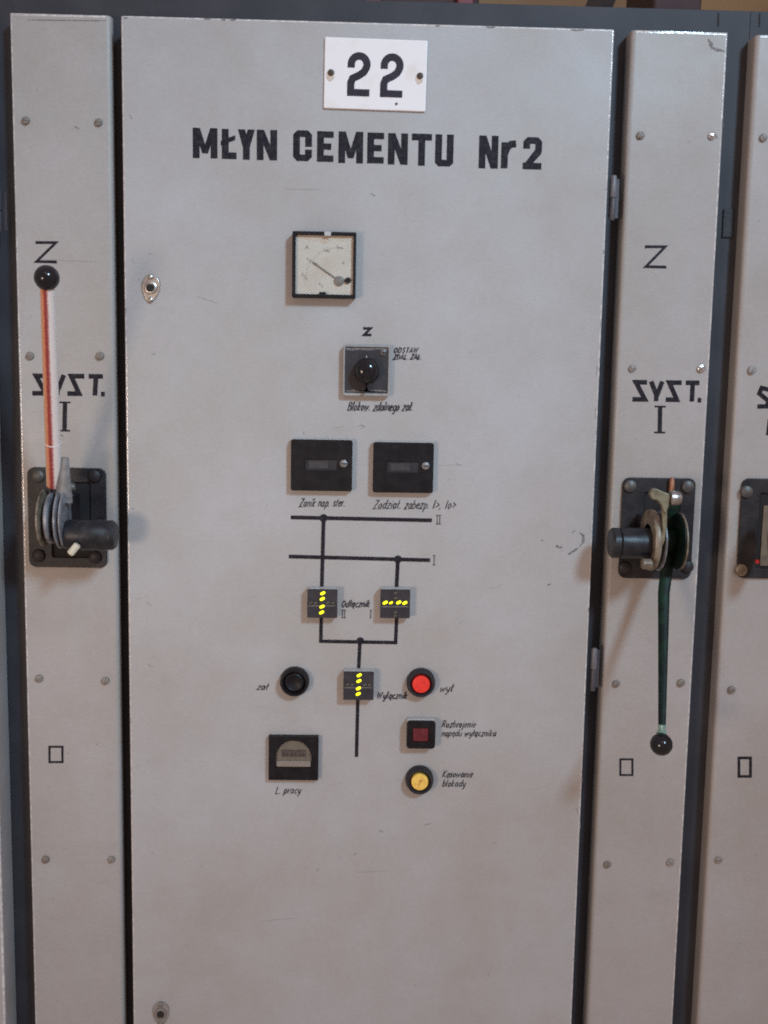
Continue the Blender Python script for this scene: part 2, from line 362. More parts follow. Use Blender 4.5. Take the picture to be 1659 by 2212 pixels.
# locks on the door
def lock(px, py, sc_, label, rot=0.0, worn=False):
    p = at(px, py); o = p-do
    m = MB()
    pts = []
    for k in range(40):                         # a round head that narrows to a small round tail
        t = 2*math.pi*k/40; x, z = math.cos(t), math.sin(t)
        wx = 0.0135*(1-0.22*max(0, -z)**1.5); hz = 0.0165 if z > 0 else 0.0245
        pts.append((x*wx*sc_, z*hz*sc_+0.003))
    lp = obj('lock_plate', m.prism(pts, -0.0025, -0.0002), NICKEL if not worn else SCREWP, door, loc=o, bevel=0.0012)
    lp.rotation_euler = (0, rot, 0)
    if label: lp['label'] = label
    obj('lock_collar', MB().lathe([(0.0095*sc_, -0.0024), (0.0095*sc_, -0.0045), (0.0075*sc_, -0.0055), (0.0060*sc_, -0.0055), (0.0058*sc_, -0.0030)], n=24),
        NICKEL if not worn else SCREWP, door, loc=o)
    obj('keyhole', MB().rrect(-0.0048*sc_, 0.0048*sc_, -0.0052*sc_, 0.0046*sc_, 0.0018, -0.0060, -0.0030), HOLE, door, loc=o)
    for z in (0.0155*sc_, -0.0170*sc_):
        obj('screw', MB().lathe([(0.0040, -0.0024), (0.0038, -0.0040), (0.0022, -0.0052), (0.0003, -0.0055)], (0, 0, z), n=14), NICKEL if not worn else SCREWP, door, loc=o)
lock(326, 622, 1.0, 'bright oval lock plate near the left edge of the door', math.radians(4))
lock(348, 2187, 0.98, 'grey overpainted lock plate at the bottom of the door', 0, True)
# ------------------------------------------------------------------ stroke lettering
STEP = [0]
def lay(base=0.0004):
    STEP[0] = (STEP[0]+1) % 9
    return -(base+STEP[0]*0.00002)
def strokes(mb, segs, t, y0=0.0004, ybase=0.0):
    for s in segs: mb.ribbon(s, t, ybase+lay(y0))
def block(mb, ch, x0, x1, z0, z1, t, yb=0.0):
    """heavy stencil-cut capitals, drawn between x0..x1 and z0..z1"""
    w_, h_ = x1-x0, z1-z0; hx, hz = t/2, t/2
    X = lambda u: x0+u*w_; Z = lambda v: z0+v*h_
    def bar(xa, za, xb, zb): mb.poly([(xa, za), (xb, za), (xb, zb), (xa, zb)], yb+lay())
    def vb(xa): bar(xa, z0, xa+t, z1)
    def par(p): mb.poly(p, yb+lay())
    def rib(p): mb.ribbon(p, t, yb+lay())
    if ch == 'M':
        vb(x0); vb(x1-t); cx = (x0+x1)/2
        par([(x0+t*.2, z1), (x0+t*1.05, z1), (cx+t*.42, z0+h_*.16), (cx-t*.42, z0+h_*.16)])
        par([(x1-t*1.05, z1), (x1-t*.2, z1), (cx+t*.42, z0+h_*.16), (cx-t*.42, z0+h_*.16)])
    elif ch == 'N':
        vb(x0); vb(x1-t); par([(x0+t*.1, z1), (x0+t*1.05, z1), (x1-t*.1, z0), (x1-t*1.05, z0)])
    elif ch == 'Ł':
        vb(x0+w_*.05); bar(x0+w_*.05, z0, x1, z0+t*.95)
        par([(x0-w_*.02, z0+h_*.44), (x0-w_*.02, z0+h_*.60), (x1-w_*.08, z0+h_*.80), (x1-w_*.08, z0+h_*.64)])
    elif ch == 'Y':
        cx = (x0+x1)/2; bar(cx-t/2, z0, cx+t/2, z0+h_*.5)
        par([(x0, z1), (x0+t*1.05, z1), (cx+t*.5, z0+h_*.40), (cx-t*.5, z0+h_*.40)])
        par([(x1-t*1.05, z1), (x1, z1), (cx+t*.5, z0+h_*.40), (cx-t*.5, z0+h_*.40)])
    elif ch == 'C':
        c = t*.6
        par([(x0, z0+c), (x0+c, z0), (x0+t, z0), (x0+t, z1), (x0+c, z1), (x0, z1-c)])
        par([(x1-t, Z(.47)), (x1, Z(.47)), (x1, z1-c), (x1-c, z1), (x1-t, z1)])
        par([(x1-t, z0), (x1-c, z0), (x1, z0+c), (x1, Z(.38)), (x1-t, Z(.38))])
        bar(x0+c, z1-t*.95, x1-c, z1); bar(x0+c, z0, x1-c, z0+t*.95)
    elif ch == 'E':
        vb(x0); bar(x0, z1-t*.92, x1, z1); bar(x0, z0, x1, z0+t*.92); bar(x0, Z(.5)-t*.45, x0+w_*.86, Z(.5)+t*.45)
    elif ch == 'T':
        bar((x0+x1)/2-t/2, z0, (x0+x1)/2+t/2, z1); bar(x0, z1-t*.95, x1, z1)
    elif ch == 'U':
        c = t*.5
        par([(x0, z0+c), (x0+c, z0), (x0+t, z0), (x0+t, z1), (x0, z1)])
        par([(x1-t, z0), (x1-c, z0), (x1, z0+c), (x1, z1), (x1-t, z1)]); bar(x0+c, z0, x1-c, z0+t*.95)
    elif ch == 'r':
        vb(x0); rib([(x0+hx, z0+h_*.52), (x0+w_*.40, z0+h_*.80), (x0+w_*.66, z0+h_*.93), (x1, z1-hz*.4)])
    elif ch == '2':
        c = t*.6
        par([(x0, Z(.64)), (x0+t, Z(.64)), (x0+t, z1), (x0+c, z1), (x0, z1-c)])
        par([(x1-t, Z(.56)), (x1, Z(.56)), (x1, z1-c), (x1-c, z1), (x1-t, z1)]); bar(x0+c, z1-t*.95, x1-c, z1)
        par([(x1-t, Z(.62)), (x1-t*.15, Z(.66)), (x1, Z(.57)), (x1-t*.1, Z(.48)), (x0+t*1.15, z0+t*.5), (x0, z0+t*.5)])
        bar(x0, z0, x1, z0+t*.95)
def zh(x, y): return at(zr(x, 1.565, 500), zr(y, 1.565, 330))
HEAD = [('M', 57, 164, 42, 171), ('Ł', 180, 247, 46, 175), ('Y', 253, 327, 48, 178), ('N', 335, 424, 50, 180), ('C', 493, 576, 52, 184), ('E', 597, 670, 56, 187),
        ('M', 690, 799, 58, 193), ('E', 815, 890, 62, 194), ('N', 905, 994, 65, 199), ('T', 1008, 1098, 67, 204), ('U', 1110, 1193, 70, 207), ('N', 1300, 1388, 75, 216),
        ('r', 1397, 1464, 104, 216), ('2', 1492, 1578, 82, 220)]
words_ = [HEAD[:4], HEAD[4:11], HEAD[11:13], HEAD[13:]]
for wd in words_:
    hb = MB()
    for ch, xa, xb, ya, yb in wd:
        a = zh(xa, yb); b = zh(xb, ya)
        block(hb, ch, a.x, b.x, a.z, b.z, 0.0098)
    flat('lettering', hb, INK, door, do)
# hand-drawn technical lettering for the captions: x-height 1, capitals 1.6, descenders -0.6
G = {
'a': (.8, [[(.62,.9),(.35,1),(.1,.72),(.06,.3),(.25,0),(.5,.15),(.66,.9)], [(.68,1),(.6,.2),(.75,0)]]),
'ą': (.8, [[(.62,.9),(.35,1),(.1,.72),(.06,.3),(.25,0),(.5,.15),(.66,.9)], [(.68,1),(.6,.1),(.5,-.25),(.7,-.4)]]),
'b': (.75, [[(.15,1.7),(.05,.1),(.3,0),(.6,.3),(.62,.75),(.4,1),(.1,.75)]]),
'c': (.65, [[(.6,.85),(.38,1),(.1,.7),(.08,.3),(.28,0),(.58,.2)]]),
'd': (.8, [[(.6,.85),(.35,1),(.1,.7),(.06,.3),(.25,0),(.55,.25)], [(.75,1.7),(.6,.1),(.75,0)]]),
'e': (.68, [[(.1,.5),(.58,.62),(.5,.95),(.3,1),(.08,.6),(.1,.2),(.3,0),(.58,.2)]]),
'ę': (.68, [[(.1,.5),(.58,.62),(.5,.95),(.3,1),(.08,.6),(.1,.2),(.3,0),(.58,.15),(.42,-.2),(.6,-.4)]]),
'g': (.78, [[(.62,.85),(.36,1),(.1,.7),(.08,.3),(.28,0),(.58,.3)], [(.68,1),(.6,-.3),(.35,-.6),(.05,-.45)]]),
'i': (.35, [[(.2,1),(.14,.2),(.28,0)], [(.22,1.35),(.25,1.5)]]),
'j': (.35, [[(.22,1),(.12,-.4),(-.12,-.6)], [(.24,1.35),(.27,1.5)]]),
'k': (.72, [[(.15,1.7),(.06,0)], [(.62,1),(.12,.45),(.6,0)]]),
'l': (.36, [[(.2,1.7),(.1,.2),(.28,0)]]),
'ł': (.42, [[(.22,1.7),(.12,.2),(.3,0)], [(.0,.75),(.42,1.15)]]),
'm': (1.1, [[(.12,1),(.05,0)], [(.1,.7),(.35,1),(.52,.85),(.46,0)], [(.52,.7),(.78,1),(.96,.85),(.9,0)]]),
'n': (.75, [[(.12,1),(.05,0)], [(.1,.7),(.4,1),(.62,.85),(.56,.1),(.7,0)]]),
'o': (.76, [[(.36,1),(.1,.72),(.08,.3),(.28,0),(.55,.25),(.6,.7),(.36,1)]]),
'p': (.76, [[(.15,1),(.02,-.6)], [(.12,.75),(.4,1),(.63,.75),(.58,.3),(.35,0),(.08,.2)]]),
'r': (.55, [[(.12,1),(.05,0)], [(.1,.6),(.32,.95),(.55,.9)]]),
's': (.6, [[(.55,.85),(.3,1),(.12,.75),(.48,.35),(.35,.02),(.05,.12)]]),
't': (.5, [[(.26,1.5),(.14,.2),(.3,0)], [(.02,1),(.5,1)]]),
'u': (.78, [[(.12,1),(.06,.2),(.28,0),(.58,.3)], [(.68,1),(.58,.15),(.74,0)]]),
'w': (1.0, [[(.08,1),(.14,.05),(.5,.8),(.56,.05),(.92,1)]]),
'y': (.74, [[(.1,1),(.14,.3),(.3,.1),(.58,.45)], [(.68,1),(.52,-.2),(.28,-.6),(.04,-.5)]]),
'z': (.68, [[(.08,1),(.62,1),(.04,0),(.6,0)]]),
'B': (.95, [[(.1,0),(.2,1.6),(.62,1.58),(.78,1.25),(.6,.9),(.15,.85)], [(.6,.9),(.82,.5),(.66,.06),(.1,0)]]),
'K': (.92, [[(.2,1.6),(.08,0)], [(.85,1.6),(.14,.7),(.8,0)]]),
'L': (.75, [[(.2,1.6),(.08,0),(.7,0)]]),
'O': (1.05, [[(.52,1.6),(.18,1.2),(.14,.4),(.45,0),(.8,.4),(.86,1.2),(.52,1.6)]]),
'R': (.95, [[(.08,0),(.2,1.6),(.65,1.58),(.82,1.2),(.62,.85),(.14,.8)], [(.42,.82),(.8,0)]]),
'W': (1.3, [[(.08,1.6),(.22,.05),(.62,1.3),(.74,.05),(1.18,1.6)]]),
'Z': (.92, [[(.14,1.6),(.86,1.6),(.06,0),(.82,0)]]),
'S': (.85, [[(.78,1.35),(.5,1.6),(.18,1.3),(.66,.5),(.48,.0),(.06,.2)]]),
'D': (.98, [[(.08,0),(.2,1.6),(.6,1.5),(.85,1.0),(.74,.3),(.5,0),(.08,0)]]),
'T': (.85, [[(.1,1.6),(.84,1.6)], [(.48,1.6),(.36,0)]]),
'A': (.98, [[(.04,0),(.52,1.6),(.84,0)], [(.18,.55),(.74,.55)]]),
'Ł': (.75, [[(.2,1.6),(.08,0),(.7,0)], [(.0,.6),(.5,1.05)]]),
'I': (.5, [[(.28,1.6),(.16,0)]]),
'.': (.35, [[(.1,0),(.12,.18)]]),
',': (.35, [[(.14,.15),(.06,-.2)]]),
'>': (.8, [[(.08,1.2),(.68,.75),(.06,.3)]]),
' ': (.5, []),
}
def caption(txt, x0, y0, x1, y1, slant=0.22, t=0.0011, mat_=None, parent=None, base=None, depth=0.0, off=None, capf=1.6):
    """writes txt from the photograph spot (x0, y1 = base line) to x1, capitals reaching y0"""
    a = at(x0, y1, depth); b = at(x1, y1, depth); c = at(x0, y0, depth)
    h = (c.z-a.z)/capf; adv = sum(G[ch][0]+.12 for ch in txt); k = (b.x-a.x)/adv
    dz = (b.z-a.z)/(b.x-a.x)
    mb = MB(); cx = 0.0
    for ch in txt:
        wv, segs = G[ch]
        jx, jz = random.uniform(-.04, .04), random.uniform(-.05, .05)
        for s in segs:
            q = []
            for u, v in s:
                x = a.x+(cx+u+jx)*k+v*h*slant; q.append((x, a.z+(v+jz)*h+(x-a.x)*dz))
            mb.ribbon(q, t*random.uniform(1.0, 1.5), depth+lay())
        cx += wv+.12
    return flat('caption', mb, mat_ or THIN, parent or door, off if off is not None else do)
caption('ODSTAW', 850, 751, 903, 762, 0.25, 0.0014)
caption('ZDAL. ZAŁ.', 849, 766, 911, 776, 0.25, 0.0015)
caption('Blokow. zdalnego zał.', 750, 869, 892, 887, 0.25, 0.0015)
caption('Zanik nap. ster.', 646, 1077, 746, 1094, 0.25, 0.0012)
caption('Zadział. zabezp. I>, Io>', 806, 1081, 984, 1099, 0.25, 0.0012)
caption('Odłącznik', 737, 1297, 799, 1311, 0.2, 0.0015)
caption('zał', 554, 1477, 580, 1490, 0.3, 0.0014)
caption('Wyłącznik', 814, 1495, 880, 1509, 0.2, 0.0015)
caption('wył', 949, 1479, 979, 1494, 0.25, 0.0014)
caption('Rozbrojenie', 954, 1557, 1028, 1571, 0.22, 0.0012)
caption('napędu wyłącznika', 953, 1577, 1072, 1590, 0.22, 0.0012)
caption('Kasowanie', 955, 1665, 1021, 1679, 0.22, 0.0012)
caption('blokady', 955, 1685, 1006, 1699, 0.22, 0.0012)
caption('L. pracy', 595, 1699, 650, 1714, 0.22, 0.0012)
def numeral(strokes_px, t, nm='caption', m=None, parent=None, off=None, yb=0.0):
    mb = MB()
    for s in strokes_px:
        mb.ribbon([(at(x, y, yb).x, at(x, y, yb).z) for x, y in s], t, yb+lay())
    return flat(nm, mb, m or INK, parent or door, off if off is not None else do)
def roman(n, x, y0, y1, wpx):
    st = []
    for i in range(n):
        cx = x+(i-(n-1)/2)*wpx*.55; st.append([(cx, y0), (cx-.5, y1)])
    e = wpx*(.3+.27*(n-1)) if n > 1 else wpx*.4
    st += [[(x-e, y0), (x+e, y0+.3)], [(x-e-.5, y1), (x+e-.5, y1+.3)]]
    numeral(st, 0.0012, m=THIN)
roman(2, 947.5, 1113, 1132, 10); roman(1, 938, 1200, 1220, 8)
roman(2, 742.5, 1318, 1334, 9); roman(1, 801, 1318, 1334, 6)
numeral([[(784.5, 709.5), (800.5, 709.5), (786.5, 723.5), (802, 723.5)]], 0.0040)
# mimic diagram in black lines
def line(pts, t=0.0058):
    numeral([pts], t, 'diagram_line')
def node(x, y, r=0.0060):
    p = at(x, y); mb = MB(); mb.poly([(p.x+r*math.cos(k*math.pi/10), p.z+r*math.sin(k*math.pi/10)) for k in range(20)], -0.00075)
    flat('diagram_node', mb, INK, door, do)
line([(628, 1117.5), (933, 1124)]); line([(624, 1202), (929, 1210)])
line([(699, 1120), (695, 1272)]); line([(859.5, 1208), (856.5, 1272)])
line([(694, 1330), (693, 1385), (854.5, 1388), (857, 1330)], 0.0054)
line([(777.5, 1386), (774.5, 1450)], 0.0054); line([(773, 1505), (770, 1635)], 0.0054)
node(699, 1119); node(859.5, 1208); node(778, 1384.5)
# marks of wear on the door
def scuff(pts, t, m=None, parent=None, off=None, yb=0.0):
    """a rubbed mark of uneven width"""
    P = [at(x, y, yb) for x, y in pts]; n = 6*(len(P)-1); up, lo = [], []
    for i in range(n+1):
        f = i/n*(len(P)-1); k = min(int(f), len(P)-2); q = P[k].lerp(P[k+1], f-k)
        d = (P[k+1]-P[k]); nn = Vector((-d.z, 0, d.x)).normalized()
        wv = t*(0.35+0.65*random.random())*min(1, 0.3+3*min(i, n-i)/n)
        up.append(q+nn*wv/2); lo.append(q-nn*wv/2)
    mb = MB(); y = yb+lay(0.0003)
    vu = [mb.bm.verts.new((v.x, y, v.z)) for v in up]; vl = [mb.bm.verts.new((v.x, y, v.z)) for v in lo]
    for i in range(n): mb.bm.faces.new((vu[i], vl[i], vl[i+1], vu[i+1]))
    return flat('scuff_mark', mb, m or SCUFF, parent or door, off if off is not None else do)
c8 = lambda x, y: (zr(x, 2.765, 1536), zr(y, 2.765, 1240))
scuff([c8(212, 668), c8(238, 690), c8(240, 735), c8(212, 775)], 0.0050)
scuff([c8(205, 780), c8(170, 805), c8(118, 838)], 0.0042); scuff([c8(28, 762), c8(48, 782), c8(78, 778)], 0.0044)
scuff([c8(150, 665), c8(176, 652)], 0.0025); scuff([c8(85, 800), c8(60, 812)], 0.0015, SCUFFL)
for pts, t in (([(771, 921), (782, 918), (788, 921), (778, 927)], .0012), ([(722, 925), (742, 921)], .0009), ([(924, 1256), (931, 1252)], .0010), ([(1182, 1264), (1191, 1261)], .0030),
               ([(985, 1000), (995, 1006)], .0012), ([(948, 1005), (1000, 1004)], .0006), ([(967, 1040), (972, 1033)], .0010), ([(915, 1782), (931, 1779)], .0012),
               ([(764, 1848), (770, 1842)], .0016), ([(684, 1882), (690, 1876)], .0022), ([(655, 1876), (668, 1872)], .0010), ([(768, 1884), (830, 1882)], .0008),
               ([(818, 1793), (828, 1797)], .0038), ([(1098, 318), (1112, 310)], .0016), ([(620, 408), (700, 410)], .0007), ([(800, 418), (812, 424)], .0012),
               ([(1168, 1166), (1176, 1169)], .0016), ([(988, 1350), (1005, 1338)], .0008), ([(1060, 1272), (1090, 1262)], .0006), ([(425, 640), (470, 655)], .0007),
               ([(640, 1022), (626, 1018)], .0008), ([(1244, 1745), (1250, 1760)], .0012), ([(318, 1300), (330, 1310)], .0010), ([(560, 1990), (640, 1983)], .0007)):
    scuff(pts, t, SCUFF if t in (.0030, .0016, .0012) else SCUFFL)
for k in range(26):
    x, y = random.choice(((random.uniform(560, 1020), random.uniform(650, 1720)), (random.uniform(300, 1230), random.uniform(700, 2150)), (random.uniform(280, 330), random.uniform(200, 2000))))
    a_ = random.uniform(-.6, .6)+random.choice((0, 1.4)); l_ = random.uniform(3, 12)
    scuff([(x, y), (x+l_*math.cos(a_), y+l_*math.sin(a_))], random.choice((.0006, .0008, .0011, .0022)), SCUFFL)
# chips along the door's edges
for k in range(16):
    y = random.uniform(120, 2150); f = (y-40)/2160
    x = random.choice((264.5+25*f, 1323-88*(y-65)/2135)); scuff([(x, y), (x+random.uniform(-.6, .6), y+random.uniform(5, 16))], random.uniform(.0010, .0022), random.choice((SCUFF, SCUFFL)))
for x0, x1, y in ((440, 456, 40), (478, 488, 42), (496, 510, 42), (267, 276, 38), (1232, 1262, 64), (940, 950, 55), (1050, 1070, 58)):
    scuff([(x0, y), ((x0+x1)/2, y+1.5), (x1, y)], 0.0026)
for x, y0, y1 in ((1287, 880, 905), (1290, 790, 812), (1311, 405, 412)):
    scuff([(x, y0), (x-1, y1)], 0.0018, SCUFFL)
# ------------------------------------------------------------------ cover strips
SY = 0.026
used = []
def screw_head():
    o = obj('screw', MB().lathe([(0.0058, 0.0), (0.0058, -0.0020), (0.0053, -0.0034), (0.0036, -0.0042), (0.0004, -0.0045)], n=20), SCREWP)
    o.data.materials.append(SLOT)
    bm = bmesh.new(); bm.from_mesh(o.data)
    sl_ = MB().box(-0.0046, 0.0046, -0.0048, -0.0039, -0.00045, 0.00045)
    for f in sl_.bm.faces: f.material_index = 1
    tmp = bpy.data.meshes.new('slot'); sl_.bm.to_mesh(tmp); sl_.bm.free(); bm.from_mesh(tmp); bm.to_mesh(o.data); bm.free()
    bpy.data.meshes.remove(tmp); o.data.shade_smooth(); o.data.set_sharp_from_angle(angle=math.radians(35))
    return o
n_3, l_3 = SCREWP.node_tree.nodes, SCREWP.node_tree.links
oi = n_3.new('ShaderNodeObjectInfo'); rp3 = n_3.new('ShaderNodeValToRGB'); mx3 = n_3.new('ShaderNodeMix'); mx3.data_type = 'RGBA'; mx3.blend_type = 'MULTIPLY'; mx3.inputs[0].default_value = 1
rp3.color_ramp.elements[0].color = (.72, .62, .54, 1); rp3.color_ramp.elements[1].color = (1.12, 1.10, 1.08, 1)
src = n_3['Principled BSDF'].inputs['Base Color'].links[0].from_socket
l_3.new(oi.outputs['Random'], rp3.inputs[0]); l_3.new(src, mx3.inputs[6]); l_3.new(rp3.outputs[0], mx3.inputs[7]); l_3.new(mx3.outputs[2], n_3['Principled BSDF'].inputs['Base Color'])
SLOT = mat('paint_filled_slot', (0.13, 0.12, 0.11), 0.6, 0, (0.09, 0.08, 0.075), 300)
def strip(cb_, x0, x1, z1, z0, screws, label, bright=(), inner=1, depth=None):
    off = cb_.location
    mb = sheet(x0, x1, z0, z1, SY, SY+depth if depth else FY-0.001); bm = mb.bm; bm.edges.ensure_lookup_table()
    def fr_edges(test): return [e for e in bm.edges if all(v.co.y < SY+.001 for v in e.verts) and test(e.verts[0].co, e.verts[1].co)]
    xin = x1 if inner > 0 else x0
    ef = fr_edges(lambda p, q: abs(p.x-xin) < 1e-5 and abs(q.x-xin) < 1e-5)
    bmesh.ops.bevel(bm, geom=ef, offset=0.0075, segments=5, affect='EDGES', profile=0.5)
    xo = x0 if inner > 0 else x1
    for test in ((lambda p, q: abs(p.x-xo) < 1e-5 and abs(q.x-xo) < 1e-5), (lambda p, q: abs(p.z-z1) < 1e-5 and abs(q.z-z1) < 1e-5 and abs(p.x-q.x) > .05)):
        r_ = bmesh.ops.bevel(bm, geom=fr_edges(test), offset=0.0030, segments=3, affect='EDGES', profile=0.5)
        for f in r_['faces']: f.material_index = 1
    t = obj('cover_strip', mb, STRIPP, cb_, off, edge=EDGE)
    wn = t.modifiers.new('normals', 'WEIGHTED_NORMAL'); wn.keep_sharp = True
    if depth: obj('bracket', MB().box(x0+.012, x1-.014, SY+depth+.0002, FY-.0005, z0+.01, z1-.012), FRAME, t, off)
    if label: t['label'] = label
    for i, (px, py) in enumerate(screws):
        p = at(px, py, SY)-off
        if used: s = part_copy(used[0], t, p)
        else: s = screw_head(); s.parent = t; s.location = p; used.append(s)
        s.rotation_euler = (0, random.uniform(0, 3.1), 0); s.scale = [random.uniform(.95, 1.10)]*3
        if i in bright:
            s.data = s.data.copy(); s.data.materials[0] = ZINC; s.data.materials[1] = HOLE; s['label'] = 'bright unpainted zinc screw'
    return t
off_of = lambda t: t.parent.location
sx0 = (at(21, 32, SY).x+at(75, 2212, SY).x)/2; sx1 = at(239.5, 40, SY).x
sL = strip(cub, sx0, sx1, at(130, 31, SY).z, DZ0, [(56, 261), (213, 265), (65, 769), (216, 769), (85, 1465), (228, 1470), (99, 1856), (241, 1856)],
           'narrow grey cover strip under the raised red and white lever', depth=.015)
rx0 = (at(1364, 68, SY).x+at(1268, 2200, SY).x)/2; rx1 = (at(1576, 72, SY).x+at(1451, 2205, SY).x)/2
sR = strip(cub, rx0, rx1, at(1470, 68, SY).z, DZ0, [(1383, 293), (1537, 294), (1365, 796), (1514, 796), (1330, 1477), (1470, 1475), (1311, 1867), (1447, 1862)],
           'narrow grey cover strip under the hanging green lever', (1, 3), inner=-1)
qx0 = (at(1637, 80, SY).x+at(1503, 2200, SY).x)/2
sQ = strip(cubR, qx0, qx0+0.141, at(1650, 76, SY).z, DZ0, [(1648, 298), (1623, 800), (1579, 1490), (1551, 1857)], None, inner=-1)
def strip_marks(t, zbox, word, one, square, tw=0.0070, zt=0.0042):
    o = off_of(t)
    def put(nm, sts, tt):
        mb = MB()
        for s in sts: mb.ribbon([(at(x, y, SY).x, at(x, y, SY).z) for x, y in s], tt, SY+lay())
        flat(nm, mb, INK, t, o)
    if zbox:
        x0, y0, x1, y1 = zbox; put('lettering', [[(x0, y0+2), (x1-2, y0+2), (x0+2, y1-2), (x1, y1-1)]], zt)
    if word:
        x0, y0, x1, y1, cut = word; wv = (x1-x0); U = lambda u, v: (x0+u*wv, y0+v*(y1-y0)+u*1.5)
        st = [[U(.21, .08), U(.05, .08), U(.18, .92), U(0, .92)]]
        if not cut:
            st += [[U(.27, .03), U(.345, .70), U(.34, 1.0)], [U(.43, .03), U(.355, .72)]]
            st += [[U(.71, .08), U(.53, .08), U(.64, .92), U(.48, .92)]]
            st += [[U(.77, .08), U(.965, .08)], [U(.87, .08), U(.855, 1.0)]]
            x_, y_ = U(.965, .93); st += [[(x_-4, y_), (x_+4, y_+.2)]]
        put('lettering', st, tw)
    if one:
        cx, y0, y1, wv = one
        mb = MB()
        for s_, tt in (([(cx+.5, y0), (cx-.5, y1)], .0066), ([(cx-wv+1, y0+1), (cx+wv, y0+1.5)], .0026), ([(cx-wv, y1-1), (cx+wv-1, y1-.5)], .0026)):
            mb.ribbon([(at(x, y, SY).x, at(x, y, SY).z) for x, y in s_], tt, SY+lay())
        flat('lettering', mb, INK, t, o)
    if square:
        x0, y0, x1, y1, tt = square
        mb = MB(); mb.ribbon([(at(x, y, SY).x, at(x, y, SY).z) for x, y in ((x0, y0), (x1, y0), (x1, y1), (x0, y1))], tt, SY-0.0005, True)
        flat('square_mark', mb, INK, t, o)
strip_marks(sL, (77, 522, 123, 567), (70, 808, 228, 853, False), (140, 868, 931, 12.5), (107, 1613, 135, 1646, 0.0034))
strip_marks(sR, (1393, 531, 1439, 578), (1366, 822, 1516, 866, False), (1425.5, 877, 935, 12.5), (1340, 1640, 1366, 1674, 0.0032))
strip_marks(sQ, None, None, None, (1596, 1637, 1621, 1677, 0.0044))
numeral([[(1662, 842), (1645, 838), (1640, 850), (1660, 866), (1656, 878), (1636, 878)]], 0.0066, 'lettering', INK, sQ, off_of(sQ), SY)
numeral([[(1662, 905), (1658, 940)]], 0.005, 'lettering', INK, sQ, off_of(sQ), SY)
c5 = lambda x, y: (zr(x, 2.608, 1500), zr(y, 2.608, 0))
scuff([c5(1224, 284), c5(1244, 315), c5(1250, 345), c5(1285, 360), c5(1345, 372)], 0.0062, SCUFF, sR, off_of(sR), SY)
for pts, t, st in (([(1546, 290), (1549, 300)], .0016, sR), ([(1560, 255), (1562, 275)], .0016, sR), ([(1345, 900), (1350, 895)], .0012, sR), ([(70, 680), (60, 690)], .0010, sL),
                   ([(130, 940), (137, 942)], .0030, sL), ([(80, 560), (210, 566)], .0006, sL), ([(1636, 480), (1641, 476)], .0014, sQ), ([(60, 43), (230, 45)], .0016, sL), ([(160, 272), (172, 280)], .0016, sL)):
    scuff(pts, t, SCUFFL if t < .0016 else SCUFF, st, off_of(st), SY)
# ------------------------------------------------------------------ number plate
pA, pB = at(702, 82, -.004), at(922, 238, -.004)
pc = (at(703, 82, -.004)+at(924, 91, -.004)+at(919, 238, -.004)+at(698, 230, -.004))/4; pc.y = 0
pl = thing('number_plate', 'white enamel number plate reading 22 near the top of the wide door', 'number plate', pc, roll=math.radians(0.55))
pw, ph = 0.1475, 0.0985
obj('plate', MB().rrect(-pw/2, pw/2, -ph/2, ph/2, 0.002, -0.004, -0.0003), ENAMEL, pl, bevel=0.0018)
def two(cx, zb, w_, h_, t):
    pts = []; r = (w_-t)/2; cz = zb+h_-t/2-r*1.03
    for k in range(0, 15):
        a = math.radians(190-k*(190+38)/14); pts.append((cx+r*math.cos(a), cz+r*1.03*math.sin(a)))
    x0 = cx-w_/2+t/2
    pts[0] = (x0, cz-r*.42); pts.insert(1, (x0, cz-r*.02))
    pts += [(cx+r*.62, cz-r*.92), (cx+r*.05, cz-r*1.32), (x0+r*.22, cz-r*1.72), (x0, cz-r*2.25), (x0, zb)]
    m = MB(); m.ribbon(pts, t, -0.0046)
    m.poly([(x0-t/2+.0001, zb), (cx+w_/2-.0008, zb), (cx+w_/2-.0008, zb+t*.95), (x0-t/2+.0001, zb+t*.95)], -0.00463)
    return m
for cx in (-0.0238, 0.0236): flat('digit', two(cx, -0.0310, 0.0328, 0.0605, 0.0102), DIGIT, pl)
for sx_ in (-1, 1):
    flat('rust_stain', MB().poly([(sx_*.0638+.0058*math.cos(k*.42)*random.uniform(.8, 1.15)-.001, -.004+.0080*math.sin(k*.42)*random.uniform(.8, 1.1)) for k in range(15)], -0.00445), STAIN, pl)
    obj('screw', MB().lathe([(0.0046, -0.0042), (0.0044, -0.0060), (0.0026, -0.0072), (0.0003, -0.0075)], (sx_*.0640, 0, 0), n=16), RUST, pl)
flat('chip', MB().poly([(.0315+.0022*math.cos(k)*random.uniform(.6, 1.2), -.0398+.0024*math.sin(k)*random.uniform(.6, 1.2)) for k in (0, .8, 1.6, 2.4, 3.2, 4, 4.8, 5.6)], -0.0045), RUST, pl)
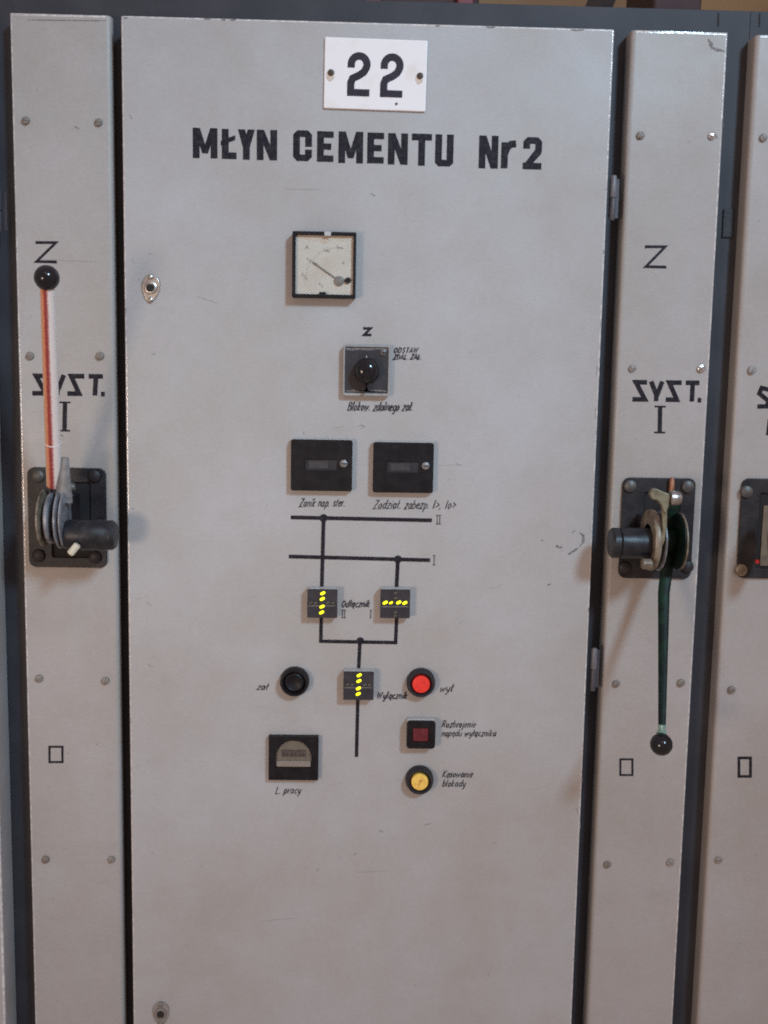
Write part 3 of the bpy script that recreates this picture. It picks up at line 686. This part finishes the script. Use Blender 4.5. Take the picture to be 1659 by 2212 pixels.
# ------------------------------------------------------------------ ammeter
AMY = -0.019
za = lambda x, y: at(zr(x, 7.541, 790), zr(y, 7.541, 630), AMY)
a0, a1 = za(165, 1480), za(1518, 122)
ac = (a0+a1)/2; ac.y = 0; hw = (a1.x-a0.x)/2; hh = (a1.z-a0.z)/2
am = thing('ammeter', 'square ammeter with cream dial, black rim and a slanting grey needle', 'ammeter', ac)
obj('bezel', MB().frame(rr(-hw, hw, -hh, hh, 0.0015, 3), rr(-hw+.0048, hw-.0042, -hh+.0048, hh-.0048, 0.001, 3), AMY, 0), BLACK, am, bevel=0.0007)
obj('dial', MB().box(-hw+.004, hw-.004, AMY+.006, AMY+.009, -hh+.004, hh-.004), CREAM, am)
loc_ = lambda x, y: (za(x, y).x-ac.x, za(x, y).z-ac.z)
DY = AMY+.006
nd = MB(); q0, q1 = loc_(560, 712), loc_(1120, 1112)
nd.ribbon([q0, loc_(640, 770)], 0.0007, DY-.0013); nd.ribbon([loc_(605, 745), loc_(690, 800)], 0.0027, DY-.00135); nd.ribbon([loc_(640, 770), q1], 0.0018, DY-.0014)
hb = loc_(1150, 1135)
ne = flat('needle', nd, NEEDLE, am)
obj('needle_hub', MB().lathe([(0.0071, DY-.0001), (0.0071, DY-.0022), (0.0058, DY-.0028)], (hb[0], 0, hb[1]), n=24), SCREWP, am)
sb = loc_(1335, 1125)
flat('link', MB().ribbon([hb, sb], 0.0042, DY-.0010), NEEDLE, am)
obj('zero_screw', MB().lathe([(0.0044, DY), (0.0044, DY-.0032), (0.0036, DY-.0040)], (sb[0], 0, sb[1]), n=20), BLACK, am)
cl = loc_(915, 150); obj('clip', MB().rrect(cl[0]-.0048, cl[0]+.0048, cl[1]-.0034, cl[1]+.0030, .0012, AMY-.0012, AMY+.003), LIGHTP, am, bevel=.0005)
cl = loc_(805, 1435); obj('clip', MB().rrect(cl[0]-.0048, cl[0]+.0048, cl[1]-.0030, cl[1]+.0042, .0012, AMY-.0012, AMY+.003), BLACK, am, bevel=.0005)
sm = MB()
sc_ = lambda pts, t=.0007: sm.ribbon([loc_(x, y) for x, y in pts], t, DY+lay(.0002))
sc_([(437, 465), (485, 378), (508, 472)], .0009); sc_([(452, 435), (505, 437)], .0008)
for cx, cz, n in ((890, 495, 3), (1175, 440, 3), (1240, 755, 1), (425, 1040, 3), (770, 1215, 2), (515, 690, 2)):
    for i in range(n):
        x = cx+(i-(n-1)/2)*46; y = cz+(i-(n-1)/2)*(10 if cz < 600 else 45)
        sc_([(x-14, y+22), (x-12, y-20), (x+14, y-20), (x+14, y+20), (x-12, y+22)], .0005)
for k in range(0, 26):                           # faded scale along a quarter circle round the needle's hub
    an = math.radians(176-k*3.36); r0 = 690; r1 = 690+(34 if k % 5 else 62)
    sc_([(1150+r0*math.cos(an), 1135-r0*math.sin(an)), (1150+r1*math.cos(an), 1135-r1*math.sin(an))], .00035)
flat('scale', sm, DIALINK, am)
st_ = MB(); st_.poly([(-.040, hh-.0052)]+[(-.040+i*.0079, hh-.0095-random.uniform(0, .0045)-(.004 if i == 5 else 0)) for i in range(11)]+[(hw-.0046, -.010), (hw-.0046, hh-.0052)], DY-.00012)
YELLOWED = mat('yellowed_dial', (0.66, 0.53, 0.40), 0.5, 0, (0.72, 0.61, 0.50), 45, (0.35, 0.65))
flat('dial_stain', st_, YELLOWED, am)
obj('glass', MB().box(-hw+.0046, hw-.0040, AMY+.0016, AMY+.0024, -hh+.0046, hh-.0046), METERGLASS, am)
# ------------------------------------------------------------------ rotary switch
RY = -0.012
zrs = lambda x, y: at(zr(x, 6.144, 930), zr(y, 6.144, 940), RY)
r0, r1 = zrs(142, 985), zrs(960, 132); rc = (r0+r1)/2; rc.y = 0; hw = (r1.x-r0.x)/2; hh = (r1.z-r0.z)/2
rs = thing('rotary_switch', 'square rotary switch with glossy black knob on a dark plate in a pale surround', 'rotary switch', rc)
obj('surround', MB().frame(rr(-hw, hw, -hh, hh, .003), rr(-hw+.0026, hw-.0028, -hh+.0042, hh-.0026, .0015), RY, 0), mat('dull_grey_surround', (.30, .29, .28), .5, 0, (.22, .21, .20), 60, bump=.05), rs, bevel=.0009)
obj('switch_plate', MB().box(-hw+.0024, hw-.0026, RY+.0012, RY+.006, -hh+.0040, hh-.0024), FACE, rs)
lc = lambda x, y: (zrs(x, y).x-rc.x, zrs(x, y).z-rc.z)
kc = lc(550, 560)
obj('knob', MB().lathe([(0.0188, RY+.0010), (0.0188, RY-.003), (0.0172, RY-.0045), (0.0168, RY-.014), (0.0155, RY-.0195), (0.0118, RY-.0232), (0.006, RY-.0248), (.0004, RY-.0252)], (kc[0], 0, kc[1]), n=40), KNOB, rs)
g = MB(); g.tube([(kc[0], RY-.018, kc[1]+.0155), (kc[0], RY-.022, kc[1]+.004), (kc[0], RY-.020, kc[1]-.012), (kc[0], RY-.0095, kc[1]-.0285)], [.0045, .0062, .0060, .0040], 12, sq=(.75, 1.2))
obj('grip', g, KNOB, rs)
wk = MB()
wk.poly([lc(185, 170), lc(905, 178), lc(900, 205), lc(740, 196), lc(600, 212), lc(430, 200), lc(300, 214), lc(190, 200)], RY+.0009)
wk.poly([lc(178, 915), lc(210, 890), lc(330, 886), lc(470, 905), lc(560, 925), lc(640, 890), lc(790, 882), lc(890, 905), lc(905, 925)], RY+.00088)
WORN = mat('worn_plate_edge', (0.17, 0.155, 0.145), 0.55, 0, (0.06, 0.053, 0.058), 260, (0.42, 0.62))
flat('worn_edge', wk, WORN, rs)
sp = lc(835, 250); s_ = obj('screw', MB().lathe([(0.0050, RY+.0010), (0.0048, RY-.0004), (0.0030, RY-.0012), (.0003, RY-.0014)], (sp[0], 0, sp[1]), n=16), BOLTM, rs)
obj('screw_slot', MB().box(sp[0]-.004, sp[0]+.004, RY-.0016, RY-.0010, sp[1]-.0006, sp[1]+.0006), HOLE, s_)
flat('pointer_mark', MB().ribbon([lc(550, 300), lc(550, 372)], .0011, RY+.0008), LIGHTP, rs)
# ------------------------------------------------------------------ signal relays
RLY = -0.013
DULL = mat('dull_screw_head', (.26, .25, .24), .45, .3, (.16, .15, .145), 300, bump=.3)
def relay(x0, y0, x1, y1, label, scr):
    a = at(x0, y1, RLY); b = at(x1, y0, RLY); c = (a+b)/2; c.y = 0; hw = (b.x-a.x)/2; hh = (b.z-a.z)/2
    t = thing('signal_relay', label, 'signal relay', c, 'flat black relays above the diagram')
    obj('base', MB().rrect(-hw, hw, -hh, hh, .002, -.0085, 0), LIGHTP, t, bevel=.0006)
    obj('cover', MB().frame(rr(-hw+.0004, hw-.0004, -hh+.0002, hh-.0010, .0035), rr(-.0245, .0235, -.0080, .0085, .001), RLY, -.0086), BLACK, t, bevel=.0012)
    obj('flag_window', MB().box(-.0245, .0235, -.0105, -.0088, -.0080, .0085), DUSTY, t)
    obj('window_lip', MB().box(-.0225, .0215, -.0122, -.0106, -.0078, -.0064), FACE, t, bevel=.0004)
    obj('flag', MB().box(-.0195, .0100, -.0112, -.0106, -.0045, .0060), mat('dull_grey_flag', (.040, .035, .037), .5, 0, (.022, .019, .021), 120), t)
    s = obj('screw', MB().lathe([(.0058, RLY+.001), (.0056, RLY-.0012), (.0036, RLY-.0024), (.0004, RLY-.0027)], (scr, 0, .0030), n=18), DULL, t)
    obj('screw_slot', MB().box(scr-.0042, scr+.0042, RLY-.0030, RLY-.0022, .0022, .0036), HOLE, s)
    return t
relay(627, 949.5, 762.5, 1060, 'flat black relay with a silver screw, above the caption Zanik nap. ster.', .0330)
relay(804, 955.5, 938.5, 1064, 'flat black relay right of its twin, above the caption Zadział. zabezp.', .0335)
# ------------------------------------------------------------------ position indicators
IY = -0.018
zi = lambda x, y: at(zr(x, 4.1475, 800), zr(y, 4.1475, 1600), IY)
for m_, k_ in ((LED, 1.0), (LEDD, .6)):
    n_2, l_2 = m_.node_tree.nodes, m_.node_tree.links; b_2 = n_2['Principled BSDF']
    lw = n_2.new('ShaderNodeLayerWeight'); lw.inputs[0].default_value = 0.35
    mp_ = n_2.new('ShaderNodeMapRange'); mp_.inputs[1].default_value = 0.0; mp_.inputs[2].default_value = 0.75
    mp_.inputs[3].default_value = 2.3*k_; mp_.inputs[4].default_value = 0.55*k_
    l_2.new(lw.outputs['Facing'], mp_.inputs[0]); l_2.new(mp_.outputs[0], b_2.inputs['Emission Strength'])
    b_2.inputs['Emission Color'].default_value = (0.92, 0.88, 0.01, 1)
def indicator(x0, y0, x1, y1, lit, unlit, groove, label):
    a = zi(x0, y1); b = zi(x1, y0); c = (a+b)/2; c.y = 0; hw = (b.x-a.x)/2; hh = (b.z-a.z)/2
    t = thing('position_indicator', label, 'indicator', c, 'square indicators in the diagram')
    obj('housing', MB().rrect(-hw, hw, -hh, hh, .0015, IY+.0022, 0), LIGHTP, t, bevel=.0006)
    obj('face', MB().rrect(-hw+.0003, hw-.0003, -hh+.0003, hh-.0006, .0015, IY, IY+.0021), FACE, t, bevel=.0006)
    L = lambda x, y: (zi(x, y).x-c.x, zi(x, y).z-c.z)
    def lamp_(x, y, m, k=1.0):
        p = L(x, y); d = Vector((math.cos(math.radians(27)), 0, math.sin(math.radians(27))))*.0024*k
        q = Vector((p[0], IY-.0004, p[1]))
        mb = MB(); mb.tube([q-d*1.6, q-d*1.35, q-d*.9, q+d*.9, q+d*1.35, q+d*1.6], [v*k for v in (.0008, .0016, .0021, .0021, .0016, .0008)], 14)
        obj('lamp', mb, m, t, smooth=70)
    for i, (x, y) in enumerate(lit):
        dim = label.find('sideways') >= 0 and i == 1
        lamp_(x, y, LEDD if dim else LED, .82 if dim else 1.0)
    for x, y in unlit: lamp_(x, y, UNLIT, .8)
    if groove:
        g0, g1 = L(groove[0], groove[2]), L(groove[1], groove[2])
        flat('groove', MB().ribbon([g0, g1], .0016, IY-.0002), GROOVE, t)
    return t
indicator(222, 158, 578, 492, [(405, 207), (400, 272), (397, 361), (392, 428)], [(268, 318), (320, 320), (465, 318), (522, 318)], (240, 545, 352), 'square indicator with four lit yellow lamps one above another, left of the word Odłącznik')
indicator(1063, 160, 1418, 496, [(1125, 315), (1192, 317), (1282, 313), (1352, 318)], [(1244, 262), (1240, 430), (1242, 205), (1238, 468)], (1085, 1390, 362), 'square indicator with four lit yellow lamps in a row sideways')
indicator(638, 1108, 998, 1440, [(825, 1153), (822, 1219), (817, 1304), (814, 1368)], [(690, 1262), (742, 1262), (892, 1262), (945, 1262)], (655, 970, 1296), 'square indicator with four lit yellow lamps one above another, beside the red button')
# ------------------------------------------------------------------ push buttons, lamp, hour counter
def button(px, py, rpx, label, m, rb, dx=0.0, name='push_button', dark=False):
    y = -0.016; p = at(px, py, y); r = rpx*0.000685; c = Vector((p.x, 0, p.z))
    t = thing(name, label, 'push button', c, 'round push buttons on the wide door')
    obj('collar', MB().lathe([(r*1.0, 0), (r*1.0, -.007), (r*.96, -.012), (r*.90, y), (r*.80, y), (r*.70, y+.003), (r*.66, y+.008), (r*.66, y+.010)], n=40), BLACK if dark else DUSTY, t, smooth=50)
    if dark:
        obj('cap', MB().lathe([(r*.64, -.004), (r*.64, y+.004), (r*.55, y+.003), (r*.36, y+.005), (r*.02, y+.006)], n=32), BLACK, t)
    else:
        obj('cap', MB().lathe([(rb, -.004), (rb, y+.0015), (rb*.95, y+.0002), (rb*.84, y-.0002), (rb*.4, y-.0004), (rb*.03, y-.0004)], n=32), m, t)
    return t
button(635.5, 1476.5, 33, 'black round push button beside the caption zał', None, 0, dark=True)
button(910, 1479, 32.5, 'round push button with a bright red cap', RED, .0137)
yb = button(907, 1690, 32, 'round push button with a yellow cap, lowest on the right', YEL, .0134)
pip = MB()
for x0, z0, r in ((.0005, .0022, .0020), (-.0008, -.0025, .0017), (.0014, .0002, .0012)):
    pip.poly([(x0+r*math.cos(k*.7)*random.uniform(.7, 1.2), z0+r*math.sin(k*.7)*random.uniform(.7, 1.2)) for k in range(9)], -.0168-r*.02)
flat('brown_mark', pip, YELB, yb)
LY = -0.019
zl = lambda x, y, d=LY: at(zr(x, 2.1829, 700), zr(y, 2.1829, 1780), d)
a, b = zl(940, 660), zl(1117, 490); c = (a+b)/2; c.y = 0; hw = (b.x-a.x)/2; hh = (b.z-a.z)/2
sl = thing('signal_lamp', 'square black signal lamp with a dark red lens between red and yellow buttons', 'signal lamp', c)
obj('housing', MB().rrect(-hw, hw, -hh, hh, .003, LY+.006, 0), LIGHTP, sl, bevel=.0008)
obj('rim', MB().frame(rr(-hw-.0002, hw+.0002, -hh-.0002, hh-.0012, .005), rr(-.0132, .0122, -.0125, .0100, .002), LY, LY+.0059), BLACK, sl, bevel=.0014)
obj('lens', MB().rrect(-.0130, .0120, -.0123, .0098, .002, LY+.0028, LY+.0058), REDL, sl, bevel=.0012)
HY = -0.010
a, b = zl(102, 850, HY), zl(406, 588, HY); c = (a+b)/2; c.y = 0; hw = (b.x-a.x)/2; hh = (b.z-a.z)/2
hm = thing('hour_counter', 'square black hour counter with an arched window above the caption L. pracy', 'hour counter', c)
Lh = lambda x, y: (zl(x, y, HY).x-c.x, zl(x, y, HY).z-c.z)
wl, wb_ = Lh(146, 775); wr, wt = Lh(362, 612); cxw = (wl+wr)/2; rw = (wr-wl)/2
arch = []
N = 24
outer = rr(-hw, hw, -hh, hh, .002, 5)
for x, z in outer:                                # the hole's outline has one point for every point of the rim
    ang = math.atan2(z, x)
    pass
def archpt(i, n=24):
    q = [(wr-.002, wb_), (wr, wb_+.002)]
    zs = wt-rw*.98
    q += [(wr, zs)] + [(cxw+rw*math.cos(math.radians(a_)), zs+rw*.98*math.sin(math.radians(a_))) for a_ in range(10, 171, 10)] + [(wl, zs), (wl, wb_+.002), (wl+.002, wb_)]
    return q
ap = archpt(0)
n_ = len(ap)
def ray_rect(x, z):
    dx, dz = x-cxw, z-(wt+wb_)/2
    k = min([v for v in ((hw-cxw)/dx if dx > 0 else 9e9, (-hw-cxw)/dx if dx < 0 else 9e9,
                         (hh-(wt+wb_)/2)/dz if dz > 0 else 9e9, (-hh-(wt+wb_)/2)/dz if dz < 0 else 9e9)])
    return [cxw+dx*k, (wt+wb_)/2+dz*k]
op = [ray_rect(*p) for p in ap]
for cx_, cz_ in ((hw, hh), (-hw, hh), (-hw, -hh), (hw, -hh)):   # snap the nearest rim points to the four corners
    i = min(range(n_), key=lambda i: (op[i][0]-cx_)**2+(op[i][1]-cz_)**2); op[i] = [cx_, cz_]
obj('case', MB().frame(op, ap, HY, -.0004), BLACK, hm)
obj('counter_face', MB().box(wl-.001, wr+.001, HY+.004, HY+.006, wb_-.001, wt+.001), mat('grey_beige_dial', (.25, .235, .20), .5, 0, (.19, .175, .15), 70, (.35, .7), bump=.05), hm)
d0, d1 = Lh(180, 711), Lh(326, 674)
obj('drum_window', MB().box(d0[0], d1[0], HY+.0028, HY+.0045, d0[1], d1[1]), mat('dark_drums', (.05, .046, .045), .5, 0, (.07, .065, .06), 200), hm)
dg = MB()
for i in range(6):
    x = d0[0]+(i+.5)*(d1[0]-d0[0])/6; z0, z1 = d0[1]+.0022, d1[1]-.0022
    dg.ribbon([(x-.0022, z0), (x-.0022, z1), (x+.0022, z1), (x+.0022, z0)][:4 if i % 2 else 3], .0008, HY+.0026-.00002*i)
flat('counter_digits', dg, SCREWP, hm)
d2, d3 = Lh(150, 772), Lh(358, 738)
obj('window_sill', MB().box(d2[0], d3[0], HY+.0022, HY+.0039, d2[1], d3[1]), LIGHTP, hm, bevel=.0008)
gp = MB(); gp.prism(ap, HY+.0012, HY+.0018); obj('glass', gp, METERGLASS, hm)
# ------------------------------------------------------------------ hand levers
def disc(x0, x1, cy_, cz_, r, n=40, cut=None):
    """an upright disc whose axis runs sideways"""
    return MB().lathe([(r*.25, x0), (r*.94, x0), (r, x0+(x1-x0)*.25), (r, x1-(x1-x0)*.25), (r*.94, x1), (r*.25, x1)], (0, cy_, cz_), 'x', n)
def base_plate(t, x0, y0, x1, y1, bolts, off, r=0.010, hole=(.30, .80, .10, .86)):
    yf = SY-.005
    a = at(x0, y1, yf); b = at(x1, y0, yf); w_ = b.x-a.x; h_ = b.z-a.z
    obj('base_plate', MB().frame(rr(a.x, b.x, a.z, b.z, .011, 6), rr(a.x+w_*hole[0], a.x+w_*hole[1], a.z+h_*hole[2], a.z+h_*hole[3], .003, 6), yf, SY-.0003), PLATEB, t, off, bevel=.0012)
    obj('recess', MB().box(a.x+w_*(hole[0]-.02), a.x+w_*(hole[1]+.02), SY-.00028, SY-.0001, a.z+h_*(hole[2]-.02), a.z+h_*(hole[3]+.02)), HOLE, t, off)
    for px, py, m in bolts:
        p = at(px, py, yf)-Vector(off)
        obj('bolt', MB().lathe([(r, -.0001), (r, -.002), (r*.88, -.0045), (r*.55, -.0062), (.0004, -.0068)], n=24), m, t, loc=p)
    return a, b
# raised lever on the left strip
a = at(63, 1225, SY); lo = Vector((at(145, 1120, SY).x, SY, at(145, 1120, SY).z))
lv = thing('switch_lever', 'raised hand lever in a red and white sleeve with a round black knob', 'lever', lo, 'hand levers on the cover strips')
base_plate(lv, 63, 1012, 228, 1225, [(83, 1028, BOLTM), (205, 1028, PLATEB), (84, 1200, PLATEB), (206, 1203, PLATEB)], lo)
AX = Vector((0, -.046, at(200, 1156, -.06).z)); DZ = at(120, 1121, -.055).z             # axis height of the shaft
RD = 0.0435
def dx_(px, py, y): return at(px, py, y).x
yf = AX.y
m = lambda px: dx_(px, 1130, -.060)
obj('bearing_block', MB().box(m(98), m(143), -.030, SY-.0052, DZ-.030, DZ+.030), PLATEB, lv, lo, bevel=.002)
obj('cam_disc', disc(m(87), m(93), yf, DZ, RD*.96), TAN, lv, lo)
obj('cam_disc', disc(m(101), m(112), yf, DZ, RD*.86), STEEL, lv, lo)
obj('cam_disc', disc(m(124.5), m(131.5), yf, DZ, RD*1.02), STEEL, lv, lo)
obj('cam_disc', disc(m(136), m(142), yf, DZ, RD*1.02), STEEL, lv, lo)
obj('spacer', disc(m(131.6), m(135.9), yf, DZ, RD*.8), HOLE, lv, lo)
sxa, sxb = dx_(152, 1156, -.058), dx_(252, 1156, -.058)
sh = MB().lathe([(.006, sxa-.03), (.0210, sxa-.005), (.0218, sxa), (.0226, sxa+.004), (.0226, sxb-.016), (.0216, sxb-.014), (.0216, sxb-.006), (.0180, sxb-.001), (.010, sxb)], (0, AX.y-.012, AX.z), 'x', 40)
obj('shaft', sh, SHAFT, lv, lo)
g0 = at(168, 1176, -.084); g1 = at(151, 1197, -.084); pg = MB(); pg.tube([g0, g0.lerp(g1, .1), g0.lerp(g1, .9), g1], [.0042, .0054, .0054, .0040], 14); obj('peg', pg, PEG, lv, lo)
# hub arm: tapered flat steel that carries the sleeve
arm = MB()
ab, at_ = at(137, 1084, -.058), at(141, 988, -.064)
arm.tube([ab, at_], [.0135, .0050], 14, sq=(1.0, .45)); obj('arm', arm, DULLST, lv, lo)
pv = at(152, 1052, -.050); obj('pivot_pin', MB().lathe([(.0068, pv.x-.012), (.0068, pv.x+.004), (.0050, pv.x+.007)], (0, pv.y, pv.z), 'x', 18), BOLTM, lv, lo)
s0, s1 = at(117.5, 1049, -.045), at(102, 620, -.182)
def sleeve(p0, p1, r0_, r1_, m_, name, par, n=40):
    bm = bmesh.new(); uv = bm.loops.layers.uv.new('UVMap'); d = (p1-p0).normalized()
    e1 = Vector((0, -1, 0)); e1 = (e1-d*e1.dot(d)).normalized(); e2 = d.cross(e1)
    rings = []
    cuts = [0, .004, .33, .66, .996, 1.0]
    for f in cuts:
        c_ = p0.lerp(p1, f); r_ = r0_+(r1_-r0_)*f
        if f in (0, 1.0): r_ *= .9
        rings.append([bm.verts.new(c_+(e1*math.cos(2*math.pi*k/n-math.pi)+e2*math.sin(2*math.pi*k/n-math.pi))*r_-Vector(lo)) for k in range(n)])
    for i in range(len(rings)-1):
        for k in range(n):
            f = bm.faces.new((rings[i][k], rings[i][(k+1) % n], rings[i+1][(k+1) % n], rings[i+1][k]))
            for lp, (u, v) in zip(f.loops, ((k/n, cuts[i]), ((k+1)/n, cuts[i]), ((k+1)/n, cuts[i+1]), (k/n, cuts[i+1]))): lp[uv].uv = (1-u, v)
    bm.faces.new(rings[0][::-1]); bm.faces.new(rings[-1])
    mb = MB(); mb.bm.free(); mb.bm = bm
    return obj(name, mb, m_, par)
slv = sleeve(s0, s1, .0112, .0092, SLEEVE, 'sleeve', lv)
rg = s0.lerp(s1, .235); dd = (s1-s0).normalized()
rb_ = MB(); rb_.tube([rg-dd*.0008, rg+dd*.0008], .0111, 32); obj('tape_edge', rb_, ENAMEL, lv, lo)
kp = at(101, 600, -.188); obj('knob', MB().ball(kp, .0163), KNOB, lv, lo)
# lowered lever on the right strip
zq = lambda x, y, d: at(zr(x, 5.53, 1680), zr(y, 5.53, 1310), d)
lo2 = Vector((at(1420, 1141, SY).x, SY, at(1420, 1141, SY).z))
lv2 = thing('switch_lever', 'hanging dark green hand lever with a round black knob at its lower end', 'lever', lo2, 'hand levers on the cover strips')
base_plate(lv2, 1336, 1034, 1504, 1249, [(1361, 1050, BOLTM), (1485, 1051, BOLTM), (1349, 1226, PLATEB), (1484, 1224, PLATEB)], lo2)
AZ = zq(400, 1108, -.058).z
M2 = lambda z: zq(z, 900, -.060).x
obj('bearing_block', MB().box(M2(715), M2(790), -.030, SY-.0052, AZ-.034, AZ+.034), PLATEB, lv2, lo2, bevel=.002)
obj('bearing_block', MB().box(M2(1190), M2(1224), -.030, SY-.0052, AZ-.034, AZ+.034), PLATEB, lv2, lo2, bevel=.002)
# left cam: a tan ring with an open middle, seen a little from its left side
def ring(x0, x1, cy_, cz_, r, ri, n=40):
    return MB().lathe([(ri, x0), (r*.97, x0), (r, x0+(x1-x0)*.3), (r, x1-(x1-x0)*.3), (r*.97, x1), (ri, x1), (ri, x0)], (0, cy_, cz_), 'x', n)
obj('cam_disc', ring(M2(705), M2(800), yf-.004, AZ+.004, RD*1.05, .024), TAN, lv2, lo2)
obj('cam_disc', ring(M2(872), M2(905), yf, AZ+.002, RD*1.02, .012), STEEL, lv2, lo2)
obj('cam_disc', ring(M2(1198), M2(1230), yf, AZ+.002, RD*.98, .012), TAN, lv2, lo2)
obj('cam_plate', disc(M2(1165), M2(1197), yf, AZ+.002, RD*.97), mat('black_green_plate', (.003, .007, .005), .5, 0, (.006, .018, .010), 60, spec=.2), lv2, lo2)
obj('spacer', disc(M2(800), M2(872), yf, AZ, RD*.62), HOLE, lv2, lo2)
obj('spacer', disc(M2(905), M2(1185), yf+.014, AZ, RD*.42), GREEN, lv2, lo2)
xa, xb = zq(92, 1108, -.058).x, zq(765, 1108, -.058).x
obj('shaft', MB().lathe([(.012, xa-.001), (.0195, xa), (.0225, xa+.004), (.0225, xa+.012), (.0206, xa+.0135), (.0226, xa+.015), (.0226, xb-.003), (.0216, xb)], (0, AX.y-.012, AZ), 'x', 40), SHAFT, lv2, lo2)
ct = zq(660, 1430, -.082); obj('cotter', MB().lathe([(.0060, ct.x-.008), (.0078, ct.x-.006), (.0078, ct.x+.006), (.006, ct.x+.008)], (0, ct.y, ct.z), 'x', 18), TAN, lv2, lo2)
# bent link and pin at the top
LT = mat('olive_link', (.22, .20, .13), .42, .2, (.13, .11, .07), 90, (.4, .7), .1)
def zp(pts, d): return [(zq(x, y, d).x, zq(x, y, d).z) for x, y in pts]
lk = MB(); lk.prism(zp([(735, 272), (800, 268), (905, 318), (990, 345), (1003, 400), (985, 520), (940, 640), (905, 640), (872, 520), (800, 440), (730, 432), (692, 350)], -.092), -.098, -.086)
obj('link', lk, LT, lv2, lo2, bevel=.0018)
lk = MB(); lk.prism(zp([(885, 600), (965, 600), (958, 800), (925, 1060), (870, 1190), (850, 1185), (895, 900)], -.090), -.094, -.087); obj('link_arm', lk, LT, lv2, lo2, bevel=.0015)
pn = zq(1010, 415, -.094); pn2 = zq(1185, 425, -.094)
obj('pivot_pin', MB().lathe([(.0085, pn.x), (.0108, pn.x+.001), (.0112, pn.x+.006), (.0104, pn2.x-.006), (.0085, pn2.x-.001), (.006, pn2.x)], (0, pn.y, (pn.z+pn2.z)/2), 'x', 28), NICKEL, lv2, lo2)
cu = zq(1030, 235, SY-.006); obj('copper_tip', MB().lathe([(.003, cu.z-.016), (.0045, cu.z-.012), (.0042, cu.z+.010), (.002, cu.z+.014)], (cu.x, cu.y-.004, 0), 'z', 14), mat('dull_copper', (.36, .17, .10), .5, .4, (.22, .10, .06), 200), lv2, lo2)
# the green bar leans out towards its knob
L0, L1, L2, L3 = zq(1065, 520, -.022), zq(1000, 1200, -.020), at(1434, 1280, -.045), at(1430, 1572, -.159)
gb = MB(); gb.tube([L0, L0.lerp(L1, .5), L1, L2, L2.lerp(L3, .5), L3], [.0115, .0112, .0102, .0086, .0068, .0052], 16, sq=(1, .38)); obj('lever_bar', gb, GREEN, lv2, lo2)
n1 = at(1429, 1586, -.164)
nk = MB(); nk.tube([L3+Vector((0, 0, .004)), L3.lerp(n1, .35), L3.lerp(n1, .6), n1], [.0056, .0050, .0066, .0074], 18); obj('neck', nk, PALEG, lv2, lo2)
k2 = at(1428.5, 1608, -.172); obj('knob', MB().ball(k2, .0157), KNOB, lv2, lo2)
# mechanism on the far right strip, cut by the edge of the photo
lo3 = Vector((at(1680, 1141, SY).x, SY, at(1680, 1141, SY).z))
lv3 = thing('switch_lever', 'black lever base plate with a tan cam and red dot at the right edge', 'lever', lo3, 'hand levers on the cover strips')
base_plate(lv3, 1591, 1036, 1755, 1249, [(1612, 1062, BOLTM), (1600, 1231, TAN), (1735, 1055, BOLTM)], lo3, hole=(.27, .80, .10, .86))
m3 = lambda px: at(px, 1140, -.02).x
obj('cam_disc', ring(m3(1668), m3(1674), yf, AZ+.004, RD, .012), TAN, lv3, lo3)
a = at(1641, 1222, SY-.0015); b = at(1664, 1092, SY-.0015)
obj('inner_plate', MB().box(a.x, b.x+.02, SY-.0030, SY-.0004, a.z, b.z), mat('tan_inner_plate', (.155, .122, .080), .6, 0, (.10, .078, .055), 60), lv3, lo3, bevel=.0006)
rd = at(1636, 1213, -.004); obj('red_dot', MB().ball((rd.x, rd.y, rd.z), .0034, 14, 8), mat('red_paint_dot', (.70, .03, .03), .4, 0, (.6, .02, .03), 200), lv3, lo3)
# ------------------------------------------------------------------ behind and above the cabinet
BY = 1.6
wl_ = obj('back_wall', MB().box(-3.0, 4.0, BY, BY+.2, 0.0, 4.2), WALLM); wl_['kind'] = 'structure'
def above(px0, px1, y, h, d=.25):
    a = at(px0, 0, y); b = at(px1, 0, y); return a.x, b.x
x0, x1 = above(690, 1036, .55, 1)
dk = thing('duct', 'dark reddish duct lying on top of the cabinet', 'duct', ((x0+x1)/2, .55, ZT-.02))
obj('duct_body', MB().box(x0, x1, .55, .80, ZT-.02, ZT+.30), WALLB, dk, dk.location, bevel=.01)
for p in (805, 1004):
    xx = at(p, 0, .55).x; obj('clamp', MB().box(xx-.016, xx+.016, .535, .548, ZT-.02, ZT+.30), mat('red_clamp', (.22, .035, .045), .5, 0, (.16, .03, .04), 40), dk, dk.location, bevel=.004)
x0, x1 = above(1411, 1518, .50, 1)
bx = thing('support_box', 'dark red box on top of the cabinet above the hanging lever', 'box', ((x0+x1)/2, .5, ZT-.02))
obj('box_body', MB().box(x0, x1, .5, .72, ZT-.02, ZT+.32), WALLB, bx, bx.location, bevel=.008)
st2 = MB(); st2.tube([(x0+.045, .46, ZT-.02), (x1+.02, .46, ZT+.11)], .016, 8); obj('stay', st2, FRAME, bx, bx.location)
br0, br1 = at(1290, 24, .45), at(1312, -30, .45)
bm_ = MB(); bm_.tube([br0+(br0-br1)*.8, br0, br1, br1+(br1-br0)*3], .024, 4, sq=(1, 1))
bo = obj('diagonal_brace', bm_, BRACE); bo['label'] = 'dark diagonal brace rising behind the top rail'; bo['category'] = 'brace'
p0 = at(1652, 26, .5)
cb = MB(); cb.tube([(p0.x, .5, ZT-.02), (p0.x+.01, .5, ZT+.05), (p0.x+.08, .52, ZT+.12), (p0.x+.2, .5, ZT+.14)], .03, 12)
co = obj('cable', cb, BRACE); co['label'] = 'dark cable end above the right corner of the cabinet'; co['category'] = 'cable'
